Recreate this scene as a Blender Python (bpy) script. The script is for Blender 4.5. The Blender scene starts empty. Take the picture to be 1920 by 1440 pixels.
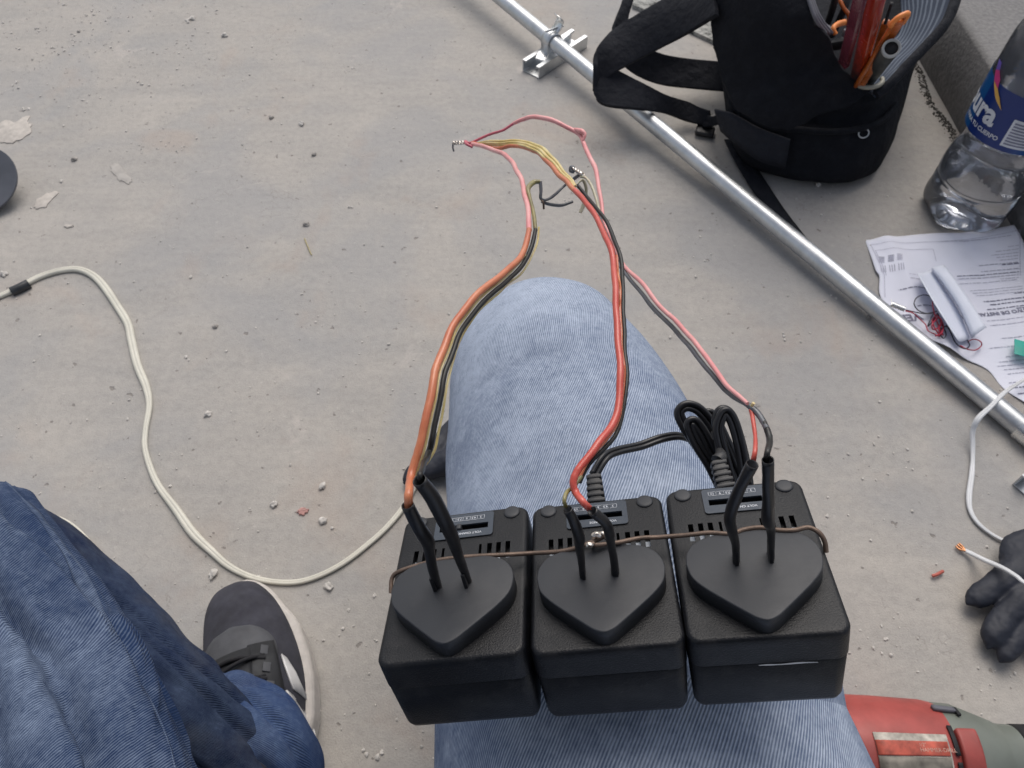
import bpy, bmesh, math, random
from mathutils import Vector, Matrix, Euler, noise
random.seed(4)
# ------------------------------------------------------------------ camera, light
sc = bpy.context.scene
F0 = 1442.0; CAMZ = 0.72; PITCH = math.radians(54)
cam = bpy.data.cameras.new('camera'); camo = bpy.data.objects.new('camera', cam)
sc.collection.objects.link(camo); sc.camera = camo
camo.location = (0, 0, CAMZ); camo.rotation_euler = (math.radians(90) - PITCH, 0, 0)
cam.sensor_width = 36; cam.lens = 36 * F0 / 1920; cam.clip_start = .01; cam.clip_end = 200
cam.dof.use_dof = True; cam.dof.focus_distance = .36; cam.dof.aperture_fstop = 30
w = bpy.data.worlds.new('World'); sc.world = w; w.use_nodes = True
nt = w.node_tree; bg = nt.nodes['Background']
sky = nt.nodes.new('ShaderNodeTexSky'); sky.sky_type = 'NISHITA'; sky.sun_disc = False
SUN_EL = math.radians(56); SUN_AZ = math.radians(8)      # azimuth measured from +Y towards +X
sky.sun_elevation = SUN_EL; sky.sun_rotation = SUN_AZ; sky.dust_density = 3.0; sky.air_density = 1.0; sky.ozone_density = .6
hs = nt.nodes.new('ShaderNodeHueSaturation'); hs.inputs['Saturation'].default_value = .54
nt.links.new(sky.outputs[0], hs.inputs['Color']); nt.links.new(hs.outputs[0], bg.inputs[0]); bg.inputs[1].default_value = .13
sun = bpy.data.lights.new('sun', 'SUN'); suno = bpy.data.objects.new('sun', sun); sc.collection.objects.link(suno)
sun.energy = 1.5; sun.angle = math.radians(48); sun.color = (1, .945, .87)
sd = Vector((math.sin(SUN_AZ) * math.cos(SUN_EL), math.cos(SUN_AZ) * math.cos(SUN_EL), math.sin(SUN_EL)))
suno.rotation_euler = sd.to_track_quat('Z', 'Y').to_euler(); suno.location = sd * 5
sc.view_settings.view_transform = 'Standard'; sc.view_settings.look = 'None'
sc.view_settings.gamma = 1; sc.view_settings.exposure = .10
# ------------------------------------------------------------------ helpers
C0 = Vector((0, 0, CAMZ)); FW = Vector((0, math.cos(PITCH), -math.sin(PITCH))); UP = Vector((0, math.sin(PITCH), math.cos(PITCH))); RT = Vector((1, 0, 0))
def ray(u, v): return FW + RT * ((u - 960) / F0) + UP * ((720 - v) / F0)
def G(u, v, z=0.0):
    d = ray(u, v); return C0 + d * ((z - CAMZ) / d.z)
def PZ(u, v, Z): return C0 + ray(u, v) * Z
COL = sc.collection
def tag(o, label=None, cat=None, group=None, kind=None):
    if label: o['label'] = label
    if cat: o['category'] = cat
    if group: o['group'] = group
    if kind: o['kind'] = kind
    return o
def empty(name, loc=(0, 0, 0), label=None, cat=None, group=None):
    o = bpy.data.objects.new(name, None); COL.objects.link(o); o.location = loc; o.empty_display_size = .02
    return tag(o, label, cat, group)
def obj(name, me, mats, parent=None, smooth=True, keep=True):
    if isinstance(me, bmesh.types.BMesh):
        bm = me; me = bpy.data.meshes.new(name); bm.to_mesh(me); bm.free()
    o = bpy.data.objects.new(name, me); COL.objects.link(o)
    if not isinstance(mats, (list, tuple)): mats = [mats]
    if not me.materials:
        for m in mats: me.materials.append(m)
    if smooth and len(me.polygons):
        me.polygons.foreach_set('use_smooth', [True] * len(me.polygons))
    if parent:
        o.parent = parent
        if keep: o.matrix_parent_inverse = pm(parent).inverted()
    return o
def pm(p):
    m = Matrix.LocRotScale(p.location, p.rotation_euler, p.scale)
    if p.parent: m = pm(p.parent) @ p.matrix_parent_inverse @ m
    return m
def sharp(o, ang=40):
    me = o.data; bm = bmesh.new(); bm.from_mesh(me)
    for e in bm.edges:
        if len(e.link_faces) == 2 and e.calc_face_angle(0) > math.radians(ang): e.smooth = False
    bm.to_mesh(me); bm.free(); return o
def cr(pts, n):
    """Catmull-Rom through vectors (any dimension as tuples); n samples per span"""
    P = [tuple(p) for p in pts]; out = []
    for i in range(len(P) - 1):
        a = P[i - 1] if i else tuple(2 * P[0][k] - P[1][k] for k in range(len(P[0])))
        b, c = P[i], P[i + 1]
        d = P[i + 2] if i + 2 < len(P) else tuple(2 * P[-1][k] - P[-2][k] for k in range(len(P[0])))
        for j in range(n):
            t = j / n
            out.append(tuple(.5 * ((2 * b[k]) + (c[k] - a[k]) * t + (2 * a[k] - 5 * b[k] + 4 * c[k] - d[k]) * t * t + (3 * b[k] - a[k] - 3 * c[k] + d[k]) * t ** 3) for k in range(len(b))))
    out.append(P[-1]); return out
def frames(path):
    T = []
    for i in range(len(path)):
        a = path[max(i - 1, 0)]; b = path[min(i + 1, len(path) - 1)]; T.append((b - a).normalized())
    ref = Vector((0, 0, 1)) if abs(T[0].z) < .9 else Vector((0, 1, 0))
    n = (ref - T[0] * ref.dot(T[0])).normalized(); out = []
    for t in T:
        n = (n - t * n.dot(t)).normalized(); out.append((t, n, t.cross(n)))
    return out
def tube_bm(path, rad, sides=10, flat=1.0, caps=True, bm=None, fr=None, twist=0, rfun=None):
    """path: Vectors; rad: number or list; flat: squash along the binormal"""
    bm = bm or bmesh.new(); fr = fr or frames(path); rings = []
    uvl = bm.loops.layers.uv.verify(); L = 0; Ls = []
    for i, p in enumerate(path):
        if i: L += (p - path[i - 1]).length
        Ls.append(L)
        r = rad[i] if isinstance(rad, (list, tuple)) else rad
        ring = []
        for k in range(sides):
            a = 2 * math.pi * k / sides + twist * i
            rr = r * (rfun(i / (len(path) - 1), a) if rfun else 1)
            ring.append(bm.verts.new(p + fr[i][1] * (rr * math.cos(a)) + fr[i][2] * (rr * flat * math.sin(a))))
        rings.append(ring)
    r0 = rad if not isinstance(rad, (list, tuple)) else sum(rad) / len(rad)
    for i in range(len(rings) - 1):
        for k in range(sides):
            k2 = (k + 1) % sides
            f = bm.faces.new((rings[i][k], rings[i][k2], rings[i + 1][k2], rings[i + 1][k]))
            cc = [(k, i), (k + 1, i), (k + 1, i + 1), (k, i + 1)]
            for l, (kk, ii) in zip(f.loops, cc): l[uvl].uv = (kk / sides * 2 * math.pi * r0, Ls[ii])
    if caps:
        bm.faces.new(list(reversed(rings[0]))); bm.faces.new(rings[-1])
    return bm
def V(pts): return [Vector(p) for p in pts]
def tube(name, pts, r, mat, parent=None, n=8, sides=10, flat=1.0, caps=True, jit=0, **kw):
    """pts: 3D points; r number or per-point list"""
    if isinstance(r, (list, tuple)):
        s = cr([tuple(p) + (q,) for p, q in zip(pts, r)], n); path = [Vector(p[:3]) for p in s]; rr = [max(p[3], 1e-5) for p in s]
    else: path = V(cr(pts, n)); rr = r
    if jit:
        path = [p + noise.noise_vector(p * 55) * jit for p in path]; kw['rfun'] = lambda t, a: 1 + .10 * noise.noise(Vector((t * 60, math.cos(a) * .8, math.sin(a) * .8))) + .05 * noise.noise(Vector((t * 170, a, 0)))
    bm = tube_bm(path, rr, sides, flat, caps, **kw)
    o = obj(name, bm, mat, parent)
    return sharp(o, 60)
def box_bm(size, center=(0, 0, 0), mat=None, bevel=0, bm=None, seg=2):
    b2 = bmesh.new(); bmesh.ops.create_cube(b2, size=1)
    for v_ in b2.verts: v_.co = Vector((v_.co.x * size[0], v_.co.y * size[1], v_.co.z * size[2]))
    if bevel: bmesh.ops.bevel(b2, geom=b2.edges[:], offset=bevel, segments=seg, affect='EDGES', profile=.5)
    M = Matrix.Translation(center)
    if mat is not None: M = mat @ M
    b2.transform(M)
    if bm is None: return b2
    me = bpy.data.meshes.new('t'); b2.to_mesh(me); b2.free(); bm.from_mesh(me); bpy.data.meshes.remove(me); return bm
def lathe_bm(prof, sides=48, M=None, rfun=None, bm=None):
    bm = bm or bmesh.new(); rings = []; uvl = bm.loops.layers.uv.verify()
    for r, z in prof:
        ring = []
        for k in range(sides):
            a = 2 * math.pi * k / sides; rr = r * (rfun(z, a) if rfun else 1)
            p = Vector((rr * math.cos(a), rr * math.sin(a), z)); ring.append(bm.verts.new(M @ p if M else p))
        rings.append(ring)
    for i in range(len(rings) - 1):
        for k in range(sides):
            k2 = (k + 1) % sides
            bm.faces.new((rings[i][k], rings[i][k2], rings[i + 1][k2], rings[i + 1][k]))
    if prof[0][0] > 1e-6: bm.faces.new(list(reversed(rings[0])))
    if prof[-1][0] > 1e-6: bm.faces.new(rings[-1])
    bmesh.ops.remove_doubles(bm, verts=bm.verts, dist=1e-6)
    return bm
def strip(name, A, B, mat, parent=None, th=.003, n=6, m=8, bulge=0, bdir=None, sag=None):
    """A, B: two 3D edge lines of equal length -> smooth band of real thickness"""
    a = V(cr(A, n)); b = V(cr(B, n)); bm = bmesh.new(); rows = []; uvl = bm.loops.layers.uv.verify(); L = 0; Ls = []
    for i, (p, q) in enumerate(zip(a, b)):
        if i: L += ((p + q) / 2 - (a[i - 1] + b[i - 1]) / 2).length
        Ls.append(L); row = []
        for k in range(m + 1):
            t = k / m; c = p.lerp(q, t)
            if bulge: c = c + (bdir or Vector((0, 0, 1))) * (bulge * math.sin(math.pi * t))
            if sag: c = c + sag(i / (len(a) - 1), t, c)
            row.append(bm.verts.new(c))
        rows.append(row)
    wd = (a[0] - b[0]).length
    for i in range(len(rows) - 1):
        for k in range(m):
            f = bm.faces.new((rows[i][k], rows[i][k + 1], rows[i + 1][k + 1], rows[i + 1][k]))
            for l, (kk, ii) in zip(f.loops, [(k, i), (k + 1, i), (k + 1, i + 1), (k, i + 1)]): l[uvl].uv = (kk / m * wd, Ls[ii])
    o = obj(name, bm, mat, parent)
    s = o.modifiers.new('solid', 'SOLIDIFY'); s.thickness = th; s.offset = 0
    if th > .004:
        b_ = o.modifiers.new('bev', 'BEVEL'); b_.width = th * .35; b_.segments = 3; b_.limit_method = 'ANGLE'; b_.angle_limit = math.radians(50)
    return o
def prism_bm(outline, z0, z1, bev=0, seg=3, scale_bottom=1.0):
    bm = bmesh.new(); n = len(outline)
    cx = sum(p[0] for p in outline) / n; cy = sum(p[1] for p in outline) / n
    def ring(z, ins=0, s=1.0):
        r = []
        for i, p in enumerate(outline):
            a = Vector(outline[i - 1]); b = Vector(p); c = Vector(outline[(i + 1) % n])
            t = (c - a).normalized(); nr = Vector((t.y, -t.x))
            q = b - nr * ins; q = Vector((cx + (q.x - cx) * s, cy + (q.y - cy) * s)); r.append(bm.verts.new((q.x, q.y, z)))
        return r
    R = [ring(z0, 0, scale_bottom)]
    if bev:
        for k in range(seg + 1):
            a = k / seg * math.pi / 2; R.append(ring(z1 - bev + bev * math.sin(a), bev * (1 - math.cos(a))))
    else: R.append(ring(z1))
    for i in range(len(R) - 1):
        for k in range(n): bm.faces.new((R[i][k], R[i][(k + 1) % n], R[i + 1][(k + 1) % n], R[i + 1][k]))
    bm.faces.new(list(reversed(R[0]))); bm.faces.new(R[-1])
    bmesh.ops.recalc_face_normals(bm, faces=bm.faces); return bm
def cut(o, cutter_bm):
    me = bpy.data.meshes.new('c'); cutter_bm.to_mesh(me); cutter_bm.free()
    c = bpy.data.objects.new('c', me); COL.objects.link(c); c.matrix_world = Matrix()
    md = o.modifiers.new('b', 'BOOLEAN'); md.operation = 'DIFFERENCE'; md.solver = 'EXACT'; md.object = c
    dg = bpy.context.evaluated_depsgraph_get(); dg.update()
    new = bpy.data.meshes.new_from_object(o.evaluated_get(dg)); o.modifiers.clear(); o.data = new
    bpy.data.objects.remove(c); bpy.data.meshes.remove(me); return o
def text_mesh(s, size, bold=0, align='LEFT', ext=0.0):
    cu = bpy.data.curves.new('t', 'FONT'); cu.body = s; cu.size = size; cu.offset = bold; cu.align_x = align; cu.resolution_u = 3; cu.extrude = ext
    t = bpy.data.objects.new('t', cu); COL.objects.link(t); dg = bpy.context.evaluated_depsgraph_get(); dg.update()
    me = bpy.data.meshes.new_from_object(t.evaluated_get(dg)); bpy.data.objects.remove(t); bpy.data.curves.remove(cu); return me
# ------------------------------------------------------------------ materials
class NB:
    def __init__(s, name):
        s.m = bpy.data.materials.new(name); s.m.use_nodes = True; s.t = s.m.node_tree; s.p = s.t.nodes['Principled BSDF']
    def n(s, ty, **kw):
        nd = s.t.nodes.new(ty)
        for k, v in kw.items():
            if k.startswith('i_'):
                key = k[2:].replace('_', ' ')
                nd.inputs[int(key) if key.isdigit() else key].default_value = v
            else: setattr(nd, k, v)
        return nd
    def l(s, a, b): s.t.links.new(a, b)
    def coord(s, kind='Object', scale=None, rot=None):
        c = s.n('ShaderNodeTexCoord').outputs[kind]
        if scale or rot:
            mp = s.n('ShaderNodeMapping')
            if scale: mp.inputs['Scale'].default_value = scale
            if rot: mp.inputs['Rotation'].default_value = rot
            s.l(c, mp.inputs[0]); return mp.outputs[0]
        return c
    def noise(s, vec, scale, detail=4, rough=.55, dist=0):
        nd = s.n('ShaderNodeTexNoise'); nd.inputs['Scale'].default_value = scale; nd.inputs['Detail'].default_value = detail
        nd.inputs['Roughness'].default_value = rough; nd.inputs['Distortion'].default_value = dist; s.l(vec, nd.inputs['Vector']); return nd.outputs[0]
    def ramp(s, fac, stops):
        r = s.n('ShaderNodeValToRGB'); e = r.color_ramp.elements
        while len(e) < len(stops): e.new(.5)
        for el, (p, c) in zip(e, stops):
            el.position = p; el.color = (c if hasattr(c, '__len__') else (c, c, c)) if (hasattr(c, '__len__') and len(c) == 4) else (tuple(c) + (1,) if hasattr(c, '__len__') else (c, c, c, 1))
        s.l(fac, r.inputs[0]); return r.outputs[0]
    def mix(s, fac, a, b, mode='MIX'):
        m = s.n('ShaderNodeMix', data_type='RGBA', blend_type=mode)
        for inp, val in ((m.inputs[0], fac), (m.inputs[6], a), (m.inputs[7], b)):
            if hasattr(val, 'is_linked'): s.l(val, inp)
            else: inp.default_value = val if not hasattr(val, '__len__') else (tuple(val) + (1,) if len(val) == 3 else val)
        return m.outputs[2]
    def math(s, op, a, b=None):
        m = s.n('ShaderNodeMath', operation=op)
        for inp, val in ((m.inputs[0], a), (m.inputs[1], b)):
            if val is None: continue
            if hasattr(val, 'is_linked'): s.l(val, inp)
            else: inp.default_value = val
        return m.outputs[0]
    def bump(s, h, strength=.3, dist=.001):
        b = s.n('ShaderNodeBump'); b.inputs['Strength'].default_value = strength; b.inputs['Distance'].default_value = dist
        s.l(h, b.inputs['Height']); s.l(b.outputs[0], s.p.inputs['Normal']); return b
def mat(name, col, rough=.5, metal=0, var=.15, vs=60, bump=0, bs=400, bd=.0005, spec=.5, coat=0):
    b = NB(name); c = b.coord()
    n = b.noise(c, vs, 5); b.l(b.ramp(n, [(.3, [x * (1 - var) for x in col]), (.7, [min(1, x * (1 + var)) for x in col])]), b.p.inputs['Base Color'])
    rr = b.ramp(b.noise(c, vs * 2.3, 3), [(.3, max(0, rough - .08)), (.7, min(1, rough + .08))]); b.l(rr, b.p.inputs['Roughness'])
    b.p.inputs['Metallic'].default_value = metal; b.p.inputs['Specular IOR Level'].default_value = spec
    b.p.inputs['Coat Weight'].default_value = coat
    if bump: b.bump(b.noise(c, bs, 3), bump, bd)
    return b.m
M = {}
# concrete
b = NB('concrete'); c = b.coord()
big = b.noise(c, 2.6, 5, .6, .3); mid = b.noise(c, 8, 7, .62, .5); fine = b.noise(c, 110, 5, .6); grain = b.noise(c, 600, 3, .6)
strk = b.noise(b.coord('Object', (1.0, 6.0, 1.0), (0, 0, .25)), 5, 6, .62)
col = b.ramp(big, [(.36, (.318, .312, .305)), (.5, (.385, .357, .325)), (.64, (.455, .415, .368))])
col = b.mix(.60, col, b.ramp(mid, [(.34, (.285, .275, .262)), (.5, (.385, .358, .328)), (.66, (.50, .458, .408))]))
col = b.mix(.30, col, b.ramp(strk, [(.36, (.29, .278, .262)), (.64, (.49, .45, .40))]))
col = b.mix(.22, col, b.ramp(fine, [(.34, (.22, .207, .19)), (.5, (.385, .36, .33)), (.68, (.52, .485, .44))]))
col = b.mix(.25, col, b.ramp(grain, [(.3, (.26, .247, .23)), (.7, (.50, .468, .43))]))
bl = b.ramp(b.noise(c, 4.2, 4, .55, .6), [(.46, 0.0), (.60, 1.0)]); col = b.mix(b.math('MULTIPLY', bl, .38), col, (.285, .29, .30))
wm = b.ramp(b.noise(b.coord('Object', (1, 1, 1), (0, 0, 1)), 5.5, 4, .6, .4), [(.56, 0.0), (.68, 1.0)]); col = b.mix(b.math('MULTIPLY', wm, .30), col, (.40, .31, .25))
pitn = b.noise(c, 88, 3, .5); sp = b.ramp(pitn, [(.685, 0.0), (.73, 1.0)]); col = b.mix(b.math('MULTIPLY', sp, .6), col, (.15, .13, .115))
wsp = b.ramp(b.noise(c, 170, 2, .4), [(.71, 0.0), (.75, 1.0)]); col = b.mix(b.math('MULTIPLY', wsp, .25), col, (.60, .56, .51))
pt = b.ramp(b.noise(c, 7, 7, .66, .8), [(.63, 0.0), (.665, 1.0)]); col = b.mix(b.math('MULTIPLY', pt, .38), col, (.52, .47, .43))
sc2 = b.ramp(b.noise(b.coord('Object', (1, 12, 1), (0, 0, .9)), 14, 5, .7), [(.66, 0.0), (.72, 1.0)]); col = b.mix(b.math('MULTIPLY', sc2, .35), col, (.50, .47, .43))
crk = b.n('ShaderNodeTexVoronoi', feature='DISTANCE_TO_EDGE'); crk.inputs['Scale'].default_value = 2.3
vj = b.n('ShaderNodeVectorMath', operation='ADD'); b.l(c, vj.inputs[0]); nz = b.n('ShaderNodeTexNoise'); nz.inputs['Scale'].default_value = 9; nz.inputs['Detail'].default_value = 6; b.l(c, nz.inputs[0]); b.l(nz.outputs[1], vj.inputs[1]); b.l(vj.outputs[0], crk.inputs['Vector'])
ck = b.ramp(crk.outputs[0], [(.0, 1.0), (.006, 0.0)]); ckm = b.math('MULTIPLY', ck, b.ramp(b.noise(c, 3, 3), [(.52, 0.0), (.60, .5)])); col = b.mix(ckm, col, (.20, .185, .17))
b.l(col, b.p.inputs['Base Color']); b.l(b.ramp(mid, [(.3, .78), (.7, .92)]), b.p.inputs['Roughness'])
h = b.math('ADD', b.math('MULTIPLY', fine, .5), b.math('ADD', b.math('MULTIPLY', grain, .3), b.math('MULTIPLY', mid, 1.3)))
h = b.math('SUBTRACT', h, b.math('MULTIPLY', sp, .5)); b.bump(h, .6, .0024); M['concrete'] = b.m
b = NB('curb_concrete'); c = b.coord()
fine = b.noise(c, 160, 5, .6); mid = b.noise(c, 14, 6, .6); sp = b.n('ShaderNodeTexVoronoi'); sp.inputs['Scale'].default_value = 190; b.l(c, sp.inputs['Vector'])
col = b.mix(.5, b.ramp(mid, [(.3, (.14, .135, .135)), (.7, (.21, .20, .195))]), b.ramp(fine, [(.3, (.13, .13, .13)), (.7, (.31, .30, .29))]))
b.l(col, b.p.inputs['Base Color']); b.p.inputs['Roughness'].default_value = .9; b.bump(b.math('ADD', fine, mid), .7, .002); M['curb'] = b.m
b = NB('rough_concrete'); c = b.coord()
fine = b.noise(c, 90, 5, .7, .3); cl = b.ramp(fine, [(.36, (.07, .07, .065)), (.44, (.30, .30, .28)), (.65, (.55, .54, .50))])
b.l(cl, b.p.inputs['Base Color']); b.p.inputs['Roughness'].default_value = .95; b.bump(fine, 1, .006); M['rough'] = b.m
def denim(name, ang, spacing, base, pale, wearbias, fadesc=6, dirt=.0, contrast=.46):
    b = NB(name); uv = b.coord('UV'); c = b.coord()
    sx = b.n('ShaderNodeSeparateXYZ'); b.l(uv, sx.inputs[0])
    wob = b.noise(uv, 150, 3); wob2 = b.noise(uv, 16, 2)
    acr = b.math('ADD', b.math('MULTIPLY', sx.outputs[0], math.cos(ang) / spacing), b.math('MULTIPLY', sx.outputs[1], math.sin(ang) / spacing))
    alo = b.math('ADD', b.math('MULTIPLY', sx.outputs[0], -math.sin(ang) / spacing), b.math('MULTIPLY', sx.outputs[1], math.cos(ang) / spacing))
    ph = b.math('ADD', acr, b.math('ADD', b.math('MULTIPLY', wob, .12), b.math('MULTIPLY', wob2, .7)))
    tw = b.math('SINE', b.math('MULTIPLY', ph, 6.2832))
    tw01 = b.math('ADD', b.math('MULTIPLY', tw, .5), .5)
    cb = b.n('ShaderNodeCombineXYZ'); b.l(b.math('MULTIPLY', ph, 1.5), cb.inputs[0]); b.l(b.math('MULTIPLY', alo, .16), cb.inputs[1])
    slub = b.noise(cb.outputs[0], 1.0, 2, .6)
    wear = b.math('ADD', b.math('MULTIPLY', b.math('SUBTRACT', b.noise(c, fadesc, 5, .6, .5), .5), .85), wearbias)
    wear = b.math('ADD', wear, b.math('MULTIPLY', b.math('SUBTRACT', b.noise(c, 60, 4, .65), .5), .45))
    wear = b.math('ADD', wear, b.math('MULTIPLY', b.math('SUBTRACT', b.noise(c, 260, 3, .6), .5), .4))
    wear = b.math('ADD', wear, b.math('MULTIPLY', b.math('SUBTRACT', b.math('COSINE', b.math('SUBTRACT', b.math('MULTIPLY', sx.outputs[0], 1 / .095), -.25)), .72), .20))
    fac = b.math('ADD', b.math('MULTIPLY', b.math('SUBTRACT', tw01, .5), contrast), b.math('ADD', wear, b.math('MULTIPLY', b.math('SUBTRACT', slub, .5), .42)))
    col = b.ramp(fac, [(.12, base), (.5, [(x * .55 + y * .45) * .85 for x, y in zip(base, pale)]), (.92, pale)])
    if dirt:
        d = b.ramp(b.noise(c, 18, 5, .6), [(.45, 0.0), (.7, 1.0)]); col = b.mix(b.math('MULTIPLY', d, dirt), col, (.13, .125, .12))
    b.l(col, b.p.inputs['Base Color']); b.p.inputs['Roughness'].default_value = .9; b.p.inputs['Specular IOR Level'].default_value = .2
    hh = b.math('ADD', b.math('MULTIPLY', tw, .35), b.math('ADD', b.math('MULTIPLY', slub, .4), b.math('MULTIPLY', b.noise(c, 38, 4, .6), 2.2)))
    b.bump(hh, .6, .0009); return b.m
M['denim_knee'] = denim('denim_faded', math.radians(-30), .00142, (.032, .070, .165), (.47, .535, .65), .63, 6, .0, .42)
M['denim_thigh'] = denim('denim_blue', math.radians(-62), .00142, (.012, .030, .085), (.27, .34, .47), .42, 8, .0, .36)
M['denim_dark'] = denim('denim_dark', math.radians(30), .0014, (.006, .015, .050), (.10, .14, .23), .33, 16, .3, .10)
def plastic(name, colr, rough, grain=900, gs=.35, dust=.12):
    b = NB(name); c = b.coord(); n1 = b.noise(c, 30, 5, .6); n2 = b.noise(c, grain, 3, .6)
    d = b.ramp(b.noise(c, 55, 6, .7), [(.5, 0.0), (.8, 1.0)])
    col = b.mix(b.math('MULTIPLY', d, dust), colr, (.22, .21, .20))
    spk = b.ramp(b.noise(c, 420, 2, .6), [(.73, 0.0), (.80, 1.0)]); col = b.mix(b.math('MULTIPLY', spk, .10), col, (.4, .4, .4))
    b.l(col, b.p.inputs['Base Color']); b.l(b.ramp(n1, [(.3, rough - .06), (.7, rough + .08)]), b.p.inputs['Roughness'])
    b.bump(n2, gs, .0004); return b.m
M['shell'] = plastic('black_grained_plastic', (.0050, .0055, .0075), .40, 1300, .55, .11); M['shell'].node_tree.nodes['Principled BSDF'].inputs['Specular IOR Level'].default_value = .34
M['plate'] = plastic('matt_grey_black_plastic', (.026, .028, .033), .50, 1500, .08, .10)
M['panel'] = plastic('glossy_black_sticker', (.05, .06, .075), .15, 300, .25, .25)
M['hole'] = mat('dark_hollow', (.006, .006, .008), .7)
M['print'] = mat('white_print', (.62, .64, .68), .5)
M['inner'] = mat('pale_grey_board', (.42, .46, .52), .4)
M['sleeve'] = plastic('heat_shrink', (.011, .011, .013), .34, 260, .25, .04)
M['rubber'] = plastic('black_cable_rubber', (.012, .012, .014), .33, 200, .1, .03)
M['ribs'] = plastic('ribbed_rubber', (.028, .028, .030), .5, 300, .1, .15)
def wire(name, near, far, rough=.35):
    b = NB(name); c = b.coord(); n = b.noise(c, 70, 4, .6)
    col = b.ramp(n, [(.35, near), (.7, far)]); b.l(col, b.p.inputs['Base Color'])
    b.p.inputs['Roughness'].default_value = rough; b.p.inputs['Coat Weight'].default_value = .3
    b.p.inputs['Subsurface Weight'].default_value = .15; b.p.inputs['Subsurface Radius'].default_value = (.003, .001, .001); b.p.inputs['Subsurface Scale'].default_value = .5
    b.bump(n, .1, .0004); return b.m
M['red'] = wire('red_insulation', (.50, .055, .035), (.60, .11, .08))
M['orange'] = wire('orange_red_insulation', (.50, .13, .055), (.64, .23, .11))
M['pink'] = wire('pink_insulation', (.72, .27, .27), (.82, .42, .40))
M['black'] = wire('black_insulation', (.008, .008, .008), (.018, .017, .015), .45); M['black'].node_tree.nodes['Principled BSDF'].inputs['Coat Weight'].default_value = .05
M['grey'] = wire('grey_insulation', (.06, .065, .075), (.16, .165, .18))
M['yellow'] = wire('clear_yellow_insulation_and_halo', (.55, .42, .13), (.78, .66, .34))  # jacket strands, and the painted bright halo along the wire edges
M['olive'] = wire('olive_insulation', (.14, .12, .045), (.36, .32, .13))
M['smoke'] = wire('smoky_clear_insulation', (.36, .33, .22), (.60, .56, .42))
M['copper'] = mat('aged_copper', (.15, .105, .08), .5, .4, .3, 200, .3, 500)
M['copper_bright'] = mat('bare_copper', (.50, .24, .12), .35, .8, .3, 300)
M['solder'] = mat('bright_solder', (.66, .60, .54), .30, 1, .35, 300, .4, 500)
M['white_cord'] = mat('cream_cord', (.62, .595, .51), .5, 0, .10, 35, .15, 300)
M['white_cord2'] = mat('white_cord', (.66, .67, .68), .45, 0, .08, 35, .15, 300)
M['tape'] = mat('black_tape', (.03, .032, .035), .4, 0, .3, 90)
b = NB('galvanised_steel'); c = b.coord(); n1 = b.noise(c, 40, 5, .65); n2 = b.noise(c, 260, 4)
b.l(b.ramp(n1, [(.3, (.50, .52, .53)), (.7, (.68, .69, .70))]), b.p.inputs['Base Color']); b.p.inputs['Metallic'].default_value = .85
b.l(b.ramp(n2, [(.3, .30), (.7, .46)]), b.p.inputs['Roughness']); b.bump(n2, .12, .0004); M['galv'] = b.m
M['zinc'] = mat('bright_zinc', (.80, .80, .78), .25, .9, .1, 80)
def fabric(name, colr, sc_=900, rough=.9, dust=.05):
    b = NB(name); c = b.coord(); n = b.noise(c, 12, 5); n2 = b.noise(c, 60, 5); n3 = b.noise(c, sc_, 2)
    col = b.mix(b.math('MULTIPLY', b.ramp(n2, [(.45, 0.0), (.75, 1.0)]), dust), colr, (.10, .11, .13)); b.l(col, b.p.inputs['Base Color'])
    b.p.inputs['Roughness'].default_value = rough; b.p.inputs['Specular IOR Level'].default_value = .2
    b.bump(b.math('ADD', b.math('MULTIPLY', n2, 1.6), b.math('ADD', n, b.math('MULTIPLY', n3, .15))), .8, .004); return b.m
M['bag'] = fabric('black_canvas', (.0085, .0092, .0125))
M['web'] = fabric('black_webbing', (.013, .014, .019), 1500, .8)
M['glove'] = plastic('dark_coated_glove', (.014, .017, .028), .62, 160, .5, .10)
b = NB('striped_lining'); sx = b.n('ShaderNodeSeparateXYZ'); b.l(b.coord('UV'), sx.inputs[0])
wv = b.math('SINE', b.math('MULTIPLY', b.math('ADD', sx.outputs[0], b.math('MULTIPLY', b.noise(b.coord(), 14, 2), .006)), 6.2832 / .0052))
b.l(b.ramp(wv, [(.30, (.03, .042, .07)), (.5, (.12, .145, .185))]), b.p.inputs['Base Color']); b.p.inputs['Roughness'].default_value = .85; M['lining'] = b.m
M['tool_red'] = mat('translucent_red_plastic', (.36, .035, .012), .22, 0, .35, 14, coat=.4)
M['tool_purple'] = mat('purple_red_plastic', (.13, .025, .04), .25, 0, .3, 14)
M['tool_orange'] = mat('orange_plastic', (.42, .10, .015), .28, 0, .4, 30, coat=.3)
M['orange_bright'] = mat('bright_orange_plastic', (.85, .27, .06), .4)
M['pvc'] = mat('grey_pvc', (.36, .37, .36), .45, 0, .12, 90)
M['pvc_dark'] = mat('dirty_black_pipe', (.03, .032, .03), .45, 0, .4, 80, .3, 200)
M['cream'] = mat('cream_plastic', (.30, .285, .23), .5)
M['clamp_grey'] = mat('grey_rubber_jaw', (.12, .12, .14), .6)
M['paper'] = mat('white_paper', (.74, .75, .84), .75, 0, .03, 20, .12, 60, .002)
M['carton'] = mat('white_card', (.72, .75, .84), .6, 0, .03, 20)
M['ink'] = mat('grey_ink', (.20, .20, .27), .8)
M['ink_pale'] = mat('pale_grey_ink', (.44, .44, .52), .8)
M['thin_black'] = mat('thin_black_wire', (.02, .022, .035), .35)
M['thin_red'] = mat('thin_red_wire', (.42, .03, .06), .35)
M['stone'] = mat('pebble_stone', (.56, .53, .49), .9, 0, .25, 150, .5, 300, .001)
M['stone_dark'] = mat('dark_pebble_stone', (.34, .315, .29), .9, 0, .25, 150, .5, 300, .001)
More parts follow.
